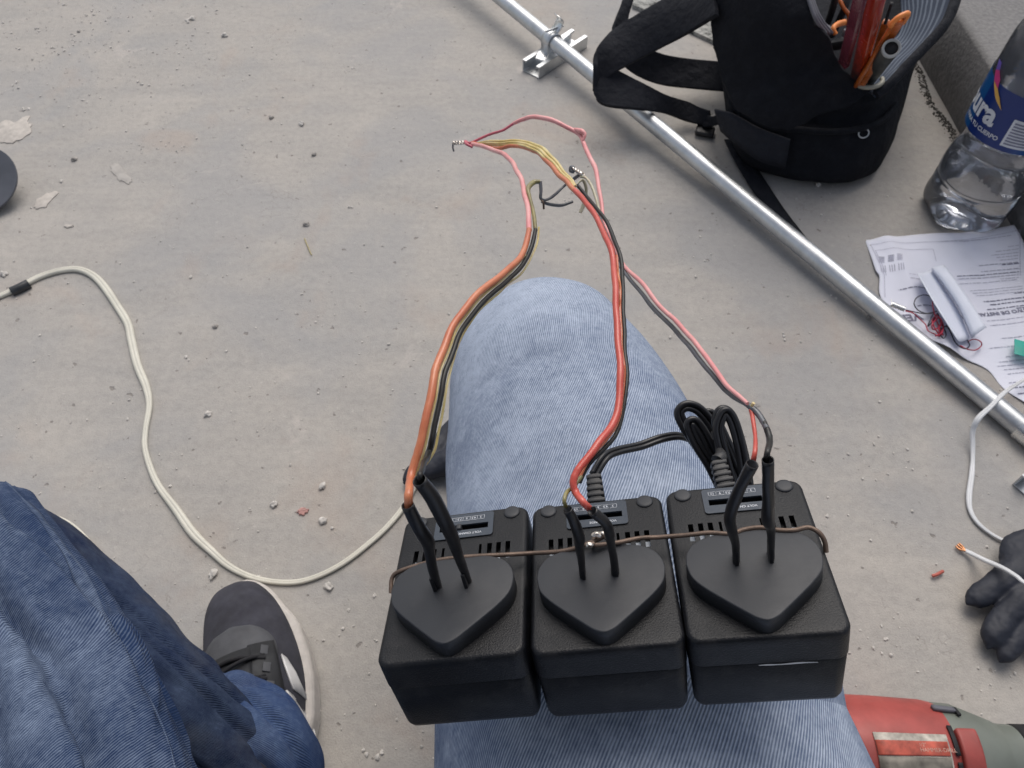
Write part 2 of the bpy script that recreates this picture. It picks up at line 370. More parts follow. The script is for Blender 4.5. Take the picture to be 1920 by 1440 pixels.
M['plaster'] = mat('pale_plaster', (.50, .46, .415), .95, 0, .15, 120, .6, 200, .001)
M['disc'] = mat('grey_disc', (.085, .09, .105), .42, 0, .2, 30, .1)
M['disc_in'] = mat('grey_green_centre', (.20, .21, .195), .6)
M['drill_red'] = mat('worn_red_plastic', (.34, .06, .05), .5, 0, .35, 26, .15, 200)
M['drill_grey'] = mat('olive_grey_metal', (.165, .18, .155), .45, .1, .12, 30, .15, 200)
M['drill_black'] = mat('black_rubber', (.015, .015, .017), .5)
M['lab_white'] = mat('grubby_white_label', (.42, .385, .335), .6, 0, .55, 110)
M['lab_red'] = mat('red_label', (.42, .08, .05), .55, 0, .5, 120)
M['lab_grime'] = mat('grimy_label', (.16, .145, .12), .6, 0, .6, 90)
M['lab_pink'] = mat('faded_print', (.55, .33, .26), .6, 0, .3, 200)
M['shoe'] = mat('dusty_dark_mesh', (.038, .038, .050), .9, 0, .35, 45, .5, 1400, .0006)
M['shoe_grey'] = mat('grey_overlay', (.070, .072, .080), .75, 0, .2, 60, .2, 800)
M['shoe_black'] = mat('black_leather', (.014, .015, .018), .6, 0, .2, 60, .2, 500)
M['sole'] = mat('off_white_foam', (.54, .50, .46), .7, 0, .12, 90, .5, 400, .0006)
M['stripe'] = mat('white_leather', (.66, .65, .64), .6)
M['lace'] = mat('black_lace', (.012, .012, .015), .85)
M['skin'] = mat('skin', (.42, .24, .16), .55)
M['shirt'] = fabric('dark_shirt', (.03, .032, .04))
# ------------------------------------------------------------------ floor and curb
def floor_h(x, y): return 0.0
bm = bmesh.new(); S = 30
bmesh.ops.create_grid(bm, x_segments=2, y_segments=2, size=S)
tag(obj('floor', bm, M['concrete'], smooth=False), kind='structure')
XC = .676
# chipped curb running away from the viewer
pts = []
bm = bmesh.new(); rows = []; N = 90
for i in range(N + 1):
    y = -.2 + (3.2) * (i / N)
    j = .0016 * noise.noise(Vector((y * 40, 0, 0)))
    prof = [(XC + .003 + j, 0), (XC + j * 1.5, .03), (XC + j, .1), (XC + .004 + j, .1045), (XC + .012, .106), (XC + .2, .107), (XC + 1.2, .107), (XC + 1.2, 0)]
    rows.append([bm.verts.new((x, y, z)) for x, z in prof])
for i in range(N):
    for k in range(7): bm.faces.new((rows[i][k], rows[i][k + 1], rows[i + 1][k + 1], rows[i + 1][k]))
bm.faces.new(list(reversed(rows[0]))); bm.faces.new(rows[-1]); bmesh.ops.recalc_face_normals(bm, faces=bm.faces)
o = obj('curb', bm, M['curb']); sharp(o, 50); tag(o, kind='structure')
# dirt line of crumbs at the curb foot
def blob_bm(r, bm=None, M_=None, sub=1, rough=.35, seed=0):
    b2 = bmesh.new(); bmesh.ops.create_icosphere(b2, subdivisions=sub, radius=r)
    for v_ in b2.verts: v_.co *= 1 + rough * noise.noise(v_.co * (1.2 / r) + Vector((seed, seed * .7, 0)))
    if M_ is not None: b2.transform(M_)
    if bm is None: return b2
    me = bpy.data.meshes.new('t'); b2.to_mesh(me); b2.free(); bm.from_mesh(me); bpy.data.meshes.remove(me); return bm
rnd = random.Random(8); bm = bmesh.new()
for i in range(800):
    y = rnd.uniform(.9, 1.25) ; d = abs(rnd.gauss(0, .006)); r = rnd.uniform(.0005, .0019)
    blob_bm(r, bm, Matrix.Translation((XC - .002 - d - .010 * math.sin(y * 19) ** 2, y, r * .2)) @ Matrix.Diagonal((1, 1.3, .6, 1)), 1, .6, i)
tag(obj('curb_dirt', bm, M['hole'] if False else mat('dark_dirt', (.05, .045, .04), .95, 0, .5, 150), smooth=False), kind='stuff')
# rough broken concrete patch
ol = [G(u, v) for u, v in [(1185, 16), (1212, 26), (1240, 38), (1275, 55), (1300, 66), (1330, 80), (1360, 96), (1440, 130), (1640, -40), (1560, -220), (1300, -190), (1205, -60)]]
bm = prism_bm([(p.x, p.y) for p in ol], 0.0005, .007); tag(obj('rough_concrete', bm, M['rough'], smooth=False), kind='structure')
# grit
bm = bmesh.new(); rnd = random.Random(3)
for i in range(1500):
    u = rnd.uniform(-100, 2000); v = rnd.uniform(-60, 1500)
    if i % 3 == 0: u = rnd.gauss(180, 160); v = rnd.gauss(60, 90)
    p = G(u, v); r = min(.0022, .0005 + abs(rnd.gauss(0, .0006)))
    if p.x > XC - .01: continue
    blob_bm(r, bm, Matrix.Translation((p.x, p.y, r * .4)) @ Matrix.Diagonal((1, rnd.uniform(.7, 1.4), .7, 1)), 1, .5, i)
for (cu, cv, n_c, spread, rr_) in [(117, 2, 7, 9, .0020), (175, 35, 6, 9, .0018), (200, 35, 3, 5, .0018), (135, 75, 10, 12, .0015), (110, 88, 9, 12, .0017), (355, 38, 5, 6, .0024), (265, 155, 6, 9, .0018), (76, 55, 4, 8, .0018), (30, 92, 2, 3, .0020), (28, 160, 3, 5, .0020), (45, 205, 3, 5, .0020), (160, 190, 3, 5, .0020), (290, 270, 14, 30, .0012), (660, 130, 8, 9, .0012), (325, 275, 8, 20, .0015), (412, 22, 2, 4, .0018), (333, 100, 2, 3, .0016), (115, 340, 2, 4, .0022), (655, 388, 2, 3, .0022), (480, 1085, 3, 10, .0016), (780, 1130, 6, 30, .0018), (620, 1180, 8, 40, .0014), (1560, 560, 3, 10, .0018), (1490, 640, 4, 14, .0015), (1640, 860, 5, 40, .0013), (1650, 1180, 9, 60, .0012), (700, 1410, 4, 12, .0022), (1590, 90, 1, 1, .0010)]:
    for q in range(n_c):
        p = G(cu + rnd.gauss(0, spread), cv + rnd.gauss(0, spread * .6)); r = rr_ * rnd.uniform(.5, 1.15)
        blob_bm(r, bm, Matrix.Translation((p.x, p.y, r * .4)) @ Matrix.Diagonal((1, rnd.uniform(.7, 1.4), .7, 1)), 2, .8, q * 1.7 + cu)
tag(obj('grit', bm, M['stone'], smooth=False), kind='stuff')
# countable pebbles
peb = [(575, 422, .0042, 1, 'dark rounded pebble above a thin yellow straw, on open concrete'), (605, 913, .0040, 0, 'pale pebble on the concrete left of the red and black wires'),
       (421, 68, .0052, 0, 'tan pebble on the far concrete near the top of the photo'), (361, 36, .0044, 0, 'pale pebble in a small cluster at the top left'),
       (565, 233, .0046, 0, 'round tan pebble left of the twisted wire tip'), (509, 222, .0040, 1, 'dark pebble just left of the round tan pebble'),
       (140, 300, .0042, 1, 'dark flat pebble between two pale plaster spots'), (8, 515, .0050, 0, 'pale pebble above the taped joint of the cream cord'),
       (589, 290, .0036, 1, 'small dark pebble below the round tan pebble'), (404, 613, .0036, 1, 'small dark pebble right of the cream cord'),
       (390, 778, .0040, 0, 'pale pebble resting beside a whitish scuff mark'), (1885, 1044, .0044, 0, 'whitish pebble lying between the white cords and the glove'),
       (514, 947, .0038, 0, 'white pebble left of the small pink chip'), (400, 1078, .0048, 0, 'pale pebble just left of the shoe toe'),
       (617, 1101, .0044, 0, 'tan pebble right of the shoe toe by the cream cord'), (1630, 597, .0042, 1, 'small pebble beside the steel conduit near the paper'),
       (1533, 347, .0042, 0, 'cream pebble at the foot of the backpack'), (607, 977, .0040, 0, 'crumbly pale pebble below the pink chip'), (148, 60, .0030, 1, 'small dark pebble among crumbs at the top left')]
for i, (u, v, r, dk, lab) in enumerate(peb):
    p = G(u, v); bm = blob_bm(r * .8, None, Matrix.Diagonal((1.25, .95, .75, 1)), 3, .8, i * 3.3)
    o = obj('pebble', bm, M['stone_dark' if dk else 'stone']); o.location = (p.x, p.y, r * .40); o.rotation_euler[2] = i * 1.3
    tag(o, lab, 'pebble', 'pebbles scattered on the concrete floor')
def flatblob(name, u, v, rx, ry, lab, cat, m, hgt=.0012, rot=0, seed=0, group=None):
    p = G(u, v); pts_ = []
    for k in range(40):
        a = k / 40 * 2 * math.pi; q = 1 + .55 * noise.noise(Vector((math.cos(a) * 1.7 + seed, math.sin(a) * 1.7, seed))) + .25 * noise.noise(Vector((math.cos(a) * 5 + seed, math.sin(a) * 5, 3)))
        x, y = rx * q * math.cos(a), ry * q * math.sin(a); pts_.append((x * math.cos(rot) - y * math.sin(rot), x * math.sin(rot) + y * math.cos(rot)))
    bm = prism_bm(pts_, 0, hgt, hgt * .5, 2); o = obj(name, bm, m); o.location = (p.x, p.y, .0003); tag(o, lab, cat, group)
flatblob('plaster_spot', 85, 376, .010, .017, 'small whitish plaster spot on concrete right of the grey disc', 'plaster spot', M['plaster'], .0011, -.4, 1, 'dried plaster spots')
flatblob('plaster_spot', 28, 245, .028, .030, 'large cream plaster spot above the grey disc at the left edge', 'plaster spot', M['plaster'], .0011, 0, 7, 'dried plaster spots')
flatblob('plaster_spot', 226, 325, .009, .026, 'long faint plaster smear slanting on the open concrete', 'plaster spot', mat('faint_plaster', (.40, .375, .345), .95, 0, .2, 60), .0008, .7, 4, 'dried plaster spots')
flatblob('paint_chip', 567, 959, .0058, .0042, 'small pink chip lying on the concrete', 'chip', mat('pink_chip', (.50, .27, .24), .7), .0018, .2, 2)
flatblob('plaster_spot', 130, 425, .006, .003, 'tiny oval whitish plaster spot above the cream cord', 'plaster spot', M['plaster'], .0015, .1, 9, 'dried plaster spots')
tube('insulation_scrap', [G(1748, 1080, .003), G(1757, 1077, .004), G(1768, 1071, .003)], .0016, mat('red_scrap', (.45, .10, .07), .5)); tag(bpy.data.objects['insulation_scrap'], 'short curl of red insulation lying on the concrete', 'wire scrap')
o = tube('straw_bit', [G(571, 447, .0012), G(577, 462, .0015), G(584, 478, .001)], .0007, mat('dry_straw', (.42, .36, .18), .8)); tag(o, 'thin yellow straw bit below the dark rounded pebble', 'straw')
# ------------------------------------------------------------------ adapters
POSE = [((-.02247, .12322, .41205), (-.34494, -.19271, .03315)), ((.03642, .12466, .42052), (-.3459, -.17675, .0245)), ((.09425, .1257, .43223), (-.3246, -.19629, .00394))]
AM = [Matrix.Translation(p) @ Euler(e, 'XYZ').to_matrix().to_4x4() for p, e in POSE]
def rrect(w_, l_, r, n=6):
    P = []
    for cx, cy, a0 in ((w_ / 2 - r, l_ / 2 - r, 0), (-w_ / 2 + r, l_ / 2 - r, 90), (-w_ / 2 + r, -l_ / 2 + r, 180), (w_ / 2 - r, -l_ / 2 + r, 270)):
        for k in range(n + 1):
            a = math.radians(a0 + 90 * k / n); P.append((cx + r * math.cos(a), cy + r * math.sin(a)))
    return P
def ringloft(rings, captop=True, capbot=True):
    bm = bmesh.new(); R = [[bm.verts.new(p) for p in r] for r in rings]; n = len(R[0])
    for i in range(len(R) - 1):
        for k in range(n): bm.faces.new((R[i][k], R[i][(k + 1) % n], R[i + 1][(k + 1) % n], R[i + 1][k]))
    if capbot: bm.faces.new(list(reversed(R[0])))
    if captop: bm.faces.new(R[-1])
    bmesh.ops.recalc_face_normals(bm, faces=bm.faces); return bm
mm = .001
def rr3(w_, l_, r, z, ins): return [(x, y, z) for x, y in rrect(w_ - 2 * ins, l_ - 2 * ins, max(r - ins, .8 * mm))]
W, Ld = 58.4 * mm, 80 * mm
up_rings = [rr3(W, Ld, 5.5 * mm, -15 * mm, .6 * mm), rr3(W, Ld, 5.5 * mm, -14.6 * mm, .1 * mm), rr3(W, Ld, 5.5 * mm, -4 * mm, .2 * mm)]
for k in range(1, 7):
    a = k / 6 * math.pi / 2; up_rings.append(rr3(W, Ld, 5.5 * mm, (-2.1 + 2.1 * math.sin(a)) * mm, (.2 + 2.1 * (1 - math.cos(a))) * mm))
lo_rings = [rr3(W, Ld, 5.5 * mm, -45 * mm, 5 * mm), rr3(W, Ld, 5.5 * mm, -44.3 * mm, 3 * mm), rr3(W, Ld, 5.5 * mm, -42.5 * mm, 1.9 * mm), rr3(W, Ld, 5.5 * mm, -40 * mm, 1.0 * mm), rr3(W, Ld, 5.5 * mm, -15.8 * mm, .4 * mm), rr3(W, Ld, 5.5 * mm, -15.2 * mm, .9 * mm), rr3(W, Ld, 5.5 * mm, -14.8 * mm, 1.2 * mm)]
upper = obj('upper_shell', ringloft(up_rings), M['shell'])
cb = bmesh.new(); vx = [8.3, 12.4, 16.4, 20.5]
for s in (-1, 1):
    for i, x in enumerate(vx): box_bm(((1.2 if i == 0 else 2.1) * mm, 9.5 * mm, 8 * mm), (s * x * mm, 13.5 * mm, 0), bm=cb)
box_bm((22.5 * mm, 3.6 * mm, 8 * mm), (0, 29.1 * mm, 0), bm=cb)
cut(upper, cb); sharp(upper, 35)
if not upper.data.materials: upper.data.materials.append(M['shell'])
SH_up = upper.data; bpy.data.objects.remove(upper)
def mk(name, bm, m):
    me = bpy.data.meshes.new(name); bm.to_mesh(me); bm.free(); me.materials.append(m); me.polygons.foreach_set('use_smooth', [True] * len(me.polygons)); return me
SH_lo = mk('lower_shell', ringloft(lo_rings), M['shell'])
hp = [(-25.3, -10), (-24.4, -4.5), (-21, .3), (-15, 3.3), (-8, 4.3), (0, 4.6), (8, 4.3), (15, 3.3), (21, .3), (24.4, -4.5), (25.3, -10), (23.9, -16.5), (20, -21.8), (14, -27.6), (8, -33), (4.3, -36.2), (1.8, -37.6), (0, -38), (-1.8, -37.6), (-4.3, -36.2), (-8, -33), (-14, -27.6), (-20, -21.8), (-23.9, -16.5)]
ho = [(p[0] * mm, p[1] * mm) for p in cr([tuple(q) for q in hp] + [hp[0]], 4)[:-1]]; ho.reverse()
SH_pl = mk('plug_plate', prism_bm(ho, 0, 8 * mm, .55 * mm, 3), M['plate'])
cb = prism_bm(list(reversed(rrect(26.4 * mm, 14 * mm, 1.2 * mm, 4))), -.2 * mm, .7 * mm, .25 * mm, 2)
bmesh.ops.translate(cb, verts=cb.verts, vec=(0, 30.1 * mm, 0))
pnl = obj('selector_panel', cb, M['panel']); cut(pnl, box_bm((22.3 * mm, 3.4 * mm, 6 * mm), (0, 29.1 * mm, 0))); sharp(pnl, 30)
SH_pn = pnl.data; bpy.data.objects.remove(pnl)
capp = [(3.7 * mm, 0), (3.7 * mm, .5 * mm), (3.4 * mm, .9 * mm), (2.5 * mm, 1.1 * mm), (0, 1.15 * mm)]
SH_cap = mk('screw_cap', lathe_bm(capp, 32), M['plate'])
# printed voltage scale (reads upside down from the camera)
def txt_bm(s, size, x, y, z, rot, bm=None):
    me = text_mesh(s, size, .00002, 'CENTER'); me.transform(Matrix.Translation((x, y, z)) @ Matrix.Rotation(rot, 4, 'Z')); bm = bm or bmesh.new(); bm.from_mesh(me); return bm
pb = bmesh.new(); lab6 = ['3', '4.5', '6', '7.5', '9', '12']; zt = .78 * mm
for i, s in enumerate(lab6):
    x = (7.5 - i * 3.3) * mm; txt_bm(s, 1.75 * mm, x, 34.9 * mm, zt, math.pi, pb)
    for dx, dy, sx_, sy_ in ((0, 1.1, 3.3, .18), (0, -1.1, 3.3, .18), (-1.65, 0, .18, 2.2), (1.65, 0, .18, 2.2)): box_bm((sx_ * mm, sy_ * mm, .04 * mm), (x + dx * mm, (34.3 + dy) * mm, zt + (.0 if sx_ > 1 else .03) * mm), bm=pb)
txt_bm('VOLT CHANGE', 1.7 * mm, 2.5 * mm, 25.7 * mm, zt, math.pi, pb)
SH_pr = mk('printed_scale', pb, M['print'])
SH_sl = mk('slider', box_bm((2.2 * mm, 3 * mm, 4.4 * mm), (0, 29.1 * mm, -.4 * mm), bevel=.4 * mm), M['plate'])
bi = bmesh.new()
for s in (-1, 1): box_bm((16 * mm, 5.5 * mm, 1 * mm), (s * 14.5 * mm, 11.4 * mm, -3.2 * mm), bm=bi)
SH_in = mk('inner_board', bi, M['inner'])
SH_rib = []
def relief_bm(length, n):
    bm = bmesh.new(); box_bm((6.2 * mm, length, 5 * mm), (0, length / 2, 0), bevel=1 * mm, bm=bm)
    for k in range(n):
        t = (k + .5) / n; wv_ = (9.2 - 2.2 * t) * mm; box_bm((wv_, length / n * .62, (7.2 - 1.5 * t) * mm), (0, (k + .4) * length / n, 0), bevel=.5 * mm, bm=bm)
    return bm
labs = ['black plug-in power adapter, leftmost of the three on the thigh, slider in its switch slot', 'black plug-in power adapter in the middle of the three, under the twisted copper knot', 'black plug-in power adapter, rightmost of the three, beside the coiled black cord']
adapters = []
for i in range(3):
    r = empty('power_adapter', POSE[i][0], labs[i], 'power adapter', 'power adapters side by side on the thigh'); r.rotation_euler = Euler(POSE[i][1], 'XYZ'); adapters.append(r)
    def ch(name, me, par=r, loc=(0, 0, 0), rot=None):
        o = bpy.data.objects.new(name, me); COL.objects.link(o); o.parent = par; o.location = loc
        if rot: o.rotation_euler = rot
        return o
    ch('upper_shell', SH_up); ch('lower_shell', SH_lo); ch('plug_plate', SH_pl, loc=(0, 0, 0)); p_ = ch('selector_panel', SH_pn)
    ch('printed_scale', SH_pr, p_); ch('slider', SH_sl, p_, ((-2.2, 1.2, 1.0)[i] * mm, 0, 0)); ch('inner_board', SH_in)
    for s in (-1, 1): ch('screw_cap', SH_cap, loc=(s * 21.6 * mm, 35.6 * mm, -.2 * mm))
    for s in (-1, 1):
        q = obj('prong', box_bm((1.5 * mm, 6 * mm, 15 * mm), (s * 6.4 * mm, -10 * mm, 8 * mm), bevel=.3 * mm), M['shoe_black'] if 0 else M['sleeve'], r, keep=False)
    le, nn = ((5 * mm, 2), (21 * mm, 7), (20 * mm, 7))[i]
    rb = obj('strain_relief', relief_bm(le, nn), M['ribs'], r, keep=False); rb.location = ((1 * mm, 0, -1 * mm)[i], 39.5 * mm, -10 * mm); rb.rotation_euler = ((-.2, 0, 0), (.42, 0, 0), (.45, 0, .12))[i]; sharp(rb, 40)
def PB(i, u, v, h):
    m = AM[i]; n = (m.to_3x3() @ Vector((0, 0, 1))).normalized(); o_ = m.translation + n * h; d = ray(u, v); t = (o_ - C0).dot(n) / d.dot(n); return C0 + d * t
def ZB(p): return (p - C0).dot(FW)
# heat-shrink sleeves over the prongs (parts of the adapter they are shrunk onto)
def sleeve(i, pts_, rads, lead=0):
    n_ = len(pts_); base = PB(i, pts_[0][0], pts_[0][1], .008); Z0 = ZB(base)
    P = [PZ(u, v, Z0 + dz) for u, v, dz in pts_]; P[0] = base - (AM[i].to_3x3() @ Vector((0, 0, .001)))
    rr = [r_ * (ZB(p)) / F0 for r_, p in zip(rads, P)]
    s = cr([tuple(p) + (q,) for p, q in zip(P, rr)], 6); path = [Vector(p[:3]) for p in s]; rad = [p[3] for p in s]
    # hollow open end
    T = (path[-1] - path[-2]).normalized(); path += [path[-1] - T * .0001, path[-1] - T * .004]; fr = frames(path[:-2]); fr += [fr[-1], fr[-1]]; rad += [rad[-1] * .84, rad[-1] * .8]
    wob = lambda t, a: 1 + .05 * math.sin(3 * a + t * 9) * (1 if t < .6 else .3) + .05 * noise.noise(Vector((t * 14 + i * 5, math.cos(a), math.sin(a))))
    bm = tube_bm(path, rad, 18, 1, True, fr=fr, rfun=wob); o = obj('insulating_sleeve', bm, M['sleeve'], adapters[i]); return P[-1]
S1a = sleeve(0, [(821, 1099, 0), (812, 1068, -.008), (806, 1036, -.016), (801, 1015, -.021), (783, 985, -.030), (764, 946, -.036)], [7, 9.5, 10.5, 13.5, 13, 12.5])
S1b = sleeve(0, [(878, 1090, 0), (866, 1058, -.008), (857, 1034, -.015), (849, 1012, -.020), (830, 970, -.032), (807, 927, -.042), (786, 900, -.048)], [6.5, 9, 10.5, 12.5, 14.5, 15, 14])
S2a = sleeve(1, [(1092, 1080, 0), (1090, 1050, -.008), (1087, 1025, -.015), (1086, 1008, -.019), (1075, 975, -.027), (1064, 955, -.030)], [6, 7, 9, 11, 10, 9])
S2b = sleeve(1, [(1153, 1074, 0), (1151, 1048, -.007), (1146, 1020, -.015), (1142, 1000, -.020), (1135, 980, -.026), (1110, 958, -.031)], [8, 7.5, 8, 10, 10, 10])
S3a = sleeve(2, [(1380, 1052, 0), (1379, 1020, -.008), (1373, 995, -.016), (1369, 970, -.023), (1378, 938, -.031), (1392, 905, -.038), (1411, 870, -.044)], [7, 7.5, 10, 11, 11.5, 11, 12])
S3b = sleeve(2, [(1446, 1046, 0), (1446, 1020, -.007), (1445, 990, -.015), (1440, 975, -.021), (1441, 940, -.030), (1440, 900, -.038), (1440, 862, -.044)], [6, 6.5, 9, 12, 11.5, 11, 11.5])
# ------------------------------------------------------------------ wire pairs
def wpath(pts_):  # (u, v, Z, radius_px)
    return [PZ(u, v, Z) for u, v, Z, r in pts_], [max(r * Z / F0, .0006) for u, v, Z, r in pts_]
def wr(name, pts_, m, parent, n=8, sides=10, start=None, flat=1.0):
    P, R_ = wpath(pts_)
    if start is not None: P[0] = start
    return tube(name, P, [q_ * .95 for q_ in R_], m, parent, n, sides, flat, jit=.0011)
z1a = ZB(S1a); z1b = ZB(S1b); z2a = ZB(S2a); z2b = ZB(S2b); z3a = ZB(S3a); z3b = ZB(S3b)
w1 = empty('wire_pair', S1a, 'orange-red and black wire pair rising from the left adapter', 'wire', 'wire pairs soldered to the adapters')
wr('red_wire', [(766, 950, z1a + .002, 9), (765, 925, z1a, 9), (770, 890, .285, 8.8), (790, 830, .288, 8.5), (801, 765, .292, 8.5), (820, 690, .30, 8.2), (850, 610, .315, 7.5), (895, 552, .33, 7), (945, 512, .345, 6.6), (980, 478, .36, 6.2), (992, 430, .375, 5.8)], M['orange'], w1)
wr('pink_wire', [(992, 432, .375, 5.8), (991, 400, .385, 5.4), (984, 365, .40, 5.2), (972, 325, .42, 5), (957, 300, .44, 4.8), (935, 283, .46, 4.6), (905, 275, .48, 4.4), (884, 270, .495, 3.8)], M['pink'], w1)
wr('black_wire', [(790, 902, z1b + .004, 6), (789, 885, z1b + .002, 6), (803, 855, .292, 6), (812, 820, .294, 6), (822, 760, .298, 5.8), (838, 690, .305, 5.6), (868, 615, .32, 5.2), (910, 562, .335, 5), (960, 520, .35, 4.8), (992, 478, .365, 4.6), (1003, 430, .38, 4.2)], M['black'], w1)
wr('olive_wire', [(1003, 432, .38, 4.2), (1000, 400, .39, 4), (994, 368, .40, 3.8), (990, 352, .405, 5), (1000, 342, .41, 5), (1013, 341, .41, 4.2)], M['olive'], w1)
wr('yellow_jacket_and_halo', [(790, 898, z1b + .003, 2.5), (793, 880, .297, 2.4), (806, 862, .297, 2.4), (818, 838, .298, 2.4), (827, 790, .301, 2.4), (838, 725, .306, 2.4), (856, 655, .316, 2.2), (893, 588, .33, 2.2), (945, 542, .347, 2.0), (985, 503, .363, 2.0), (1004, 465, .376, 2), (1009, 425, .385, 2)], M['yellow'], w1, sides=6)  # bright edge halo beside the black wire, put in as a thin tube
wr('yellow_jacket_and_halo', [(777, 900, .29, 1.6), (798, 838, .291, 1.8), (812, 762, .295, 1.8), (829, 690, .303, 1.8), (860, 612, .318, 1.8), (903, 557, .333, 1.6), (953, 516, .348, 1.6), (987, 478, .363, 1.4)], M['yellow'], w1, sides=6)  # second edge halo, a line of light drawn as a tube
wr('black_lead', [(1013, 341, .41, 3.6), (1014, 358, .41, 3.4), (1014, 374, .41, 3.2), (1024, 376, .412, 2.8), (1038, 367, .415, 3.2), (1052, 352, .42, 2.6), (1062, 342, .42, 2.6)], M['grey'], w1)
wr('bare_end', [(1015, 376, .41, 1.6), (1019, 382, .41, 1.4), (1020, 393, .412, 1.0)], M['copper'], w1, sides=6)
w2 = empty('wire_pair', S2b, 'bright red and black wire pair rising from the middle adapter', 'wire', 'wire pairs soldered to the adapters')
wr('red_wire', [(1108, 956, z2b + .003, 7), (1095, 943, z2b, 7.2), (1080, 925, .275, 7.4), (1075, 903, .276, 7.6), (1086, 876, .278, 7.8), (1120, 835, .283, 8), (1148, 795, .29, 7.8), (1162, 745, .297, 7.6), (1163, 690, .303, 7.2), (1157, 620, .313, 7), (1155, 555, .325, 6.6), (1149, 490, .34, 6.4), (1134, 440, .355, 6), (1108, 395, .372, 5.8), (1078, 358, .39, 5.4)], M['red'], w2)
wr('pink_wire', [(1078, 358, .39, 5.4), (1050, 328, .41, 5), (1020, 298, .43, 4.6), (990, 279, .45, 4.4), (958, 274, .465, 4), (925, 277, .48, 3.8), (884, 268, .497, 3.4)], M['orange'], w2)
wr('black_wire', [(1086, 905, .284, 4.5), (1104, 874, .287, 4.5), (1135, 840, .29, 4.6), (1160, 802, .296, 4.6), (1173, 745, .302, 4.6), (1174, 690, .309, 4.6), (1170, 620, .319, 4.6), (1167, 555, .33, 4.4), (1163, 490, .345, 4.3), (1148, 440, .36, 4.2), (1122, 396, .377, 4), (1098, 365, .393, 3.8), (1083, 348, .40, 3.4)], M['black'], w2)
wr('olive_wire', [(1063, 957, z2a + .003, 4.2), (1059, 942, z2a, 4.2), (1064, 925, .276, 4.2), (1076, 912, .28, 4), (1090, 893, .284, 3.8)], M['olive'], w2)
wr('yellow_jacket_and_halo', [(1082, 905, .283, 1.8), (1104, 866, .286, 1.8), (1140, 822, .291, 1.8), (1163, 775, .298, 1.8), (1170, 705, .306, 1.8), (1164, 620, .317, 1.8), (1162, 540, .33, 1.8), (1154, 480, .345, 1.6)], M['orange'], w2, sides=6)  # orange edge halo of the red wire, light drawn as a tube
for dx, dy, m_, r_ in ((0, 0, 'yellow', 3.2), (5, -4, 'yellow', 2.6), (-4, 3, 'yellow', 2.0), (9, -2, 'smoke', 2.2)):
    wr('yellow_jacket_and_halo', [(1078 + dx * .3, 350 + dy * .4, .395, r_), (1054 + dx * .7, 322 + dy * .8, .412, r_), (1022 + dx, 292 + dy, .43, r_ * 1.2), (990 + dx, 272 + dy, .45, r_ * 1.2), (960 + dx * .4, 268 + dy, .465, r_), (925, 268 + dy, .48, r_), (896, 269 + dy * .3, .492, r_ * .7)], M[m_], w2, sides=7)  # strands of the clear-yellow jacket itself
wr('olive_wire', [(1078, 352, .40, 3), (1092, 338, .403, 3), (1099, 350, .405, 3.2), (1098, 368, .407, 3.2), (1092, 386, .408, 4), (1086, 398, .408, 3.2)], M['smoke'], w2, flat=.6)
w3 = empty('wire_pair', S3a, 'pinkish red and grey wire pair rising from the right adapter', 'wire', 'wire pairs soldered to the adapters')
wr('red_wire', [(1412, 872, z3a + .004, 6.0), (1417, 850, z3a + .002, 5), (1418, 815, .26, 4.2), (1413, 785, .265, 4.6), (1407, 766, .268, 4)], M['pink'] if 0 else M['red'], w3)
wr('grey_wire', [(1438, 868, z3b + .004, 6.3), (1440, 848, z3b, 6.2), (1444, 822, .258, 6.5), (1436, 793, .262, 6.2), (1418, 770, .268, 6), (1398, 756, .272, 5.4), (1375, 742, .278, 5)], M['grey'] if 0 else M['black'], w3)
wr('grey_wire', [(1440, 800, .2605, 5.6), (1424, 776, .2655, 6.1), (1404, 759, .269, 5.8), (1378, 744, .277, 5.2), (1345, 715, .289, 5), (1315, 680, .30, 5), (1290, 645, .312, 5), (1262, 618, .325, 4.8), (1228, 578, .34, 4.6), (1195, 540, .355, 4.2), (1165, 500, .37, 3.8), (1148, 468, .38, 3.4), (1132, 430, .39, 3.2), (1124, 398, .40, 3)], M['grey'], w3)
wr('pink_wire', [(1402, 754, .267, 3.8), (1378, 734, .275, 4.6), (1350, 705, .287, 5), (1322, 668, .298, 5), (1297, 633, .31, 5), (1266, 603, .323, 4.8), (1233, 566, .338, 4.6), (1200, 528, .353, 4.4), (1173, 500, .368, 4), (1152, 462, .38, 3.6), (1134, 420, .395, 3.6), (1126, 380, .41, 4), (1119, 330, .43, 4.6), (1108, 295, .445, 4.8), (1096, 268, .455, 4.6), (1086, 251, .46, 4.6), (1060, 238, .463, 4.6), (1030, 224, .468, 4.8), (1000, 218, .473, 4.6), (980, 224, .478, 4.2), (964, 232, .482, 3.4)], M['pink'], w3)
wr('bare_red_wire', [(966, 231, .482, 2.8), (945, 243, .487, 2.6), (922, 250, .491, 2.6), (900, 260, .495, 2.6), (880, 268, .498, 2.8), (872, 264, .50, 3), (874, 270, .494, 3), (884, 276, .493, 2.6)], mat('rose_insulation', (.56, .13, .17), .4), w3)
wr('jacket_tear', [(1075, 242, .462, 2.2), (1090, 246, .457, 5.5), (1097, 252, .455, 3.5), (1094, 262, .455, 2.5)], M['pink'], w3, sides=7)
wr('clear_jacket', [(1124, 398, .40, 3), (1116, 372, .408, 3), (1108, 348, .414, 3), (1098, 332, .418, 2.8), (1088, 328, .42, 3.2)], M['smoke'], w3)
wr('clear_jacket', [(1410, 758, .266, 2.6), (1414, 752, .265, 1.6)], M['yellow'], w3, sides=6)
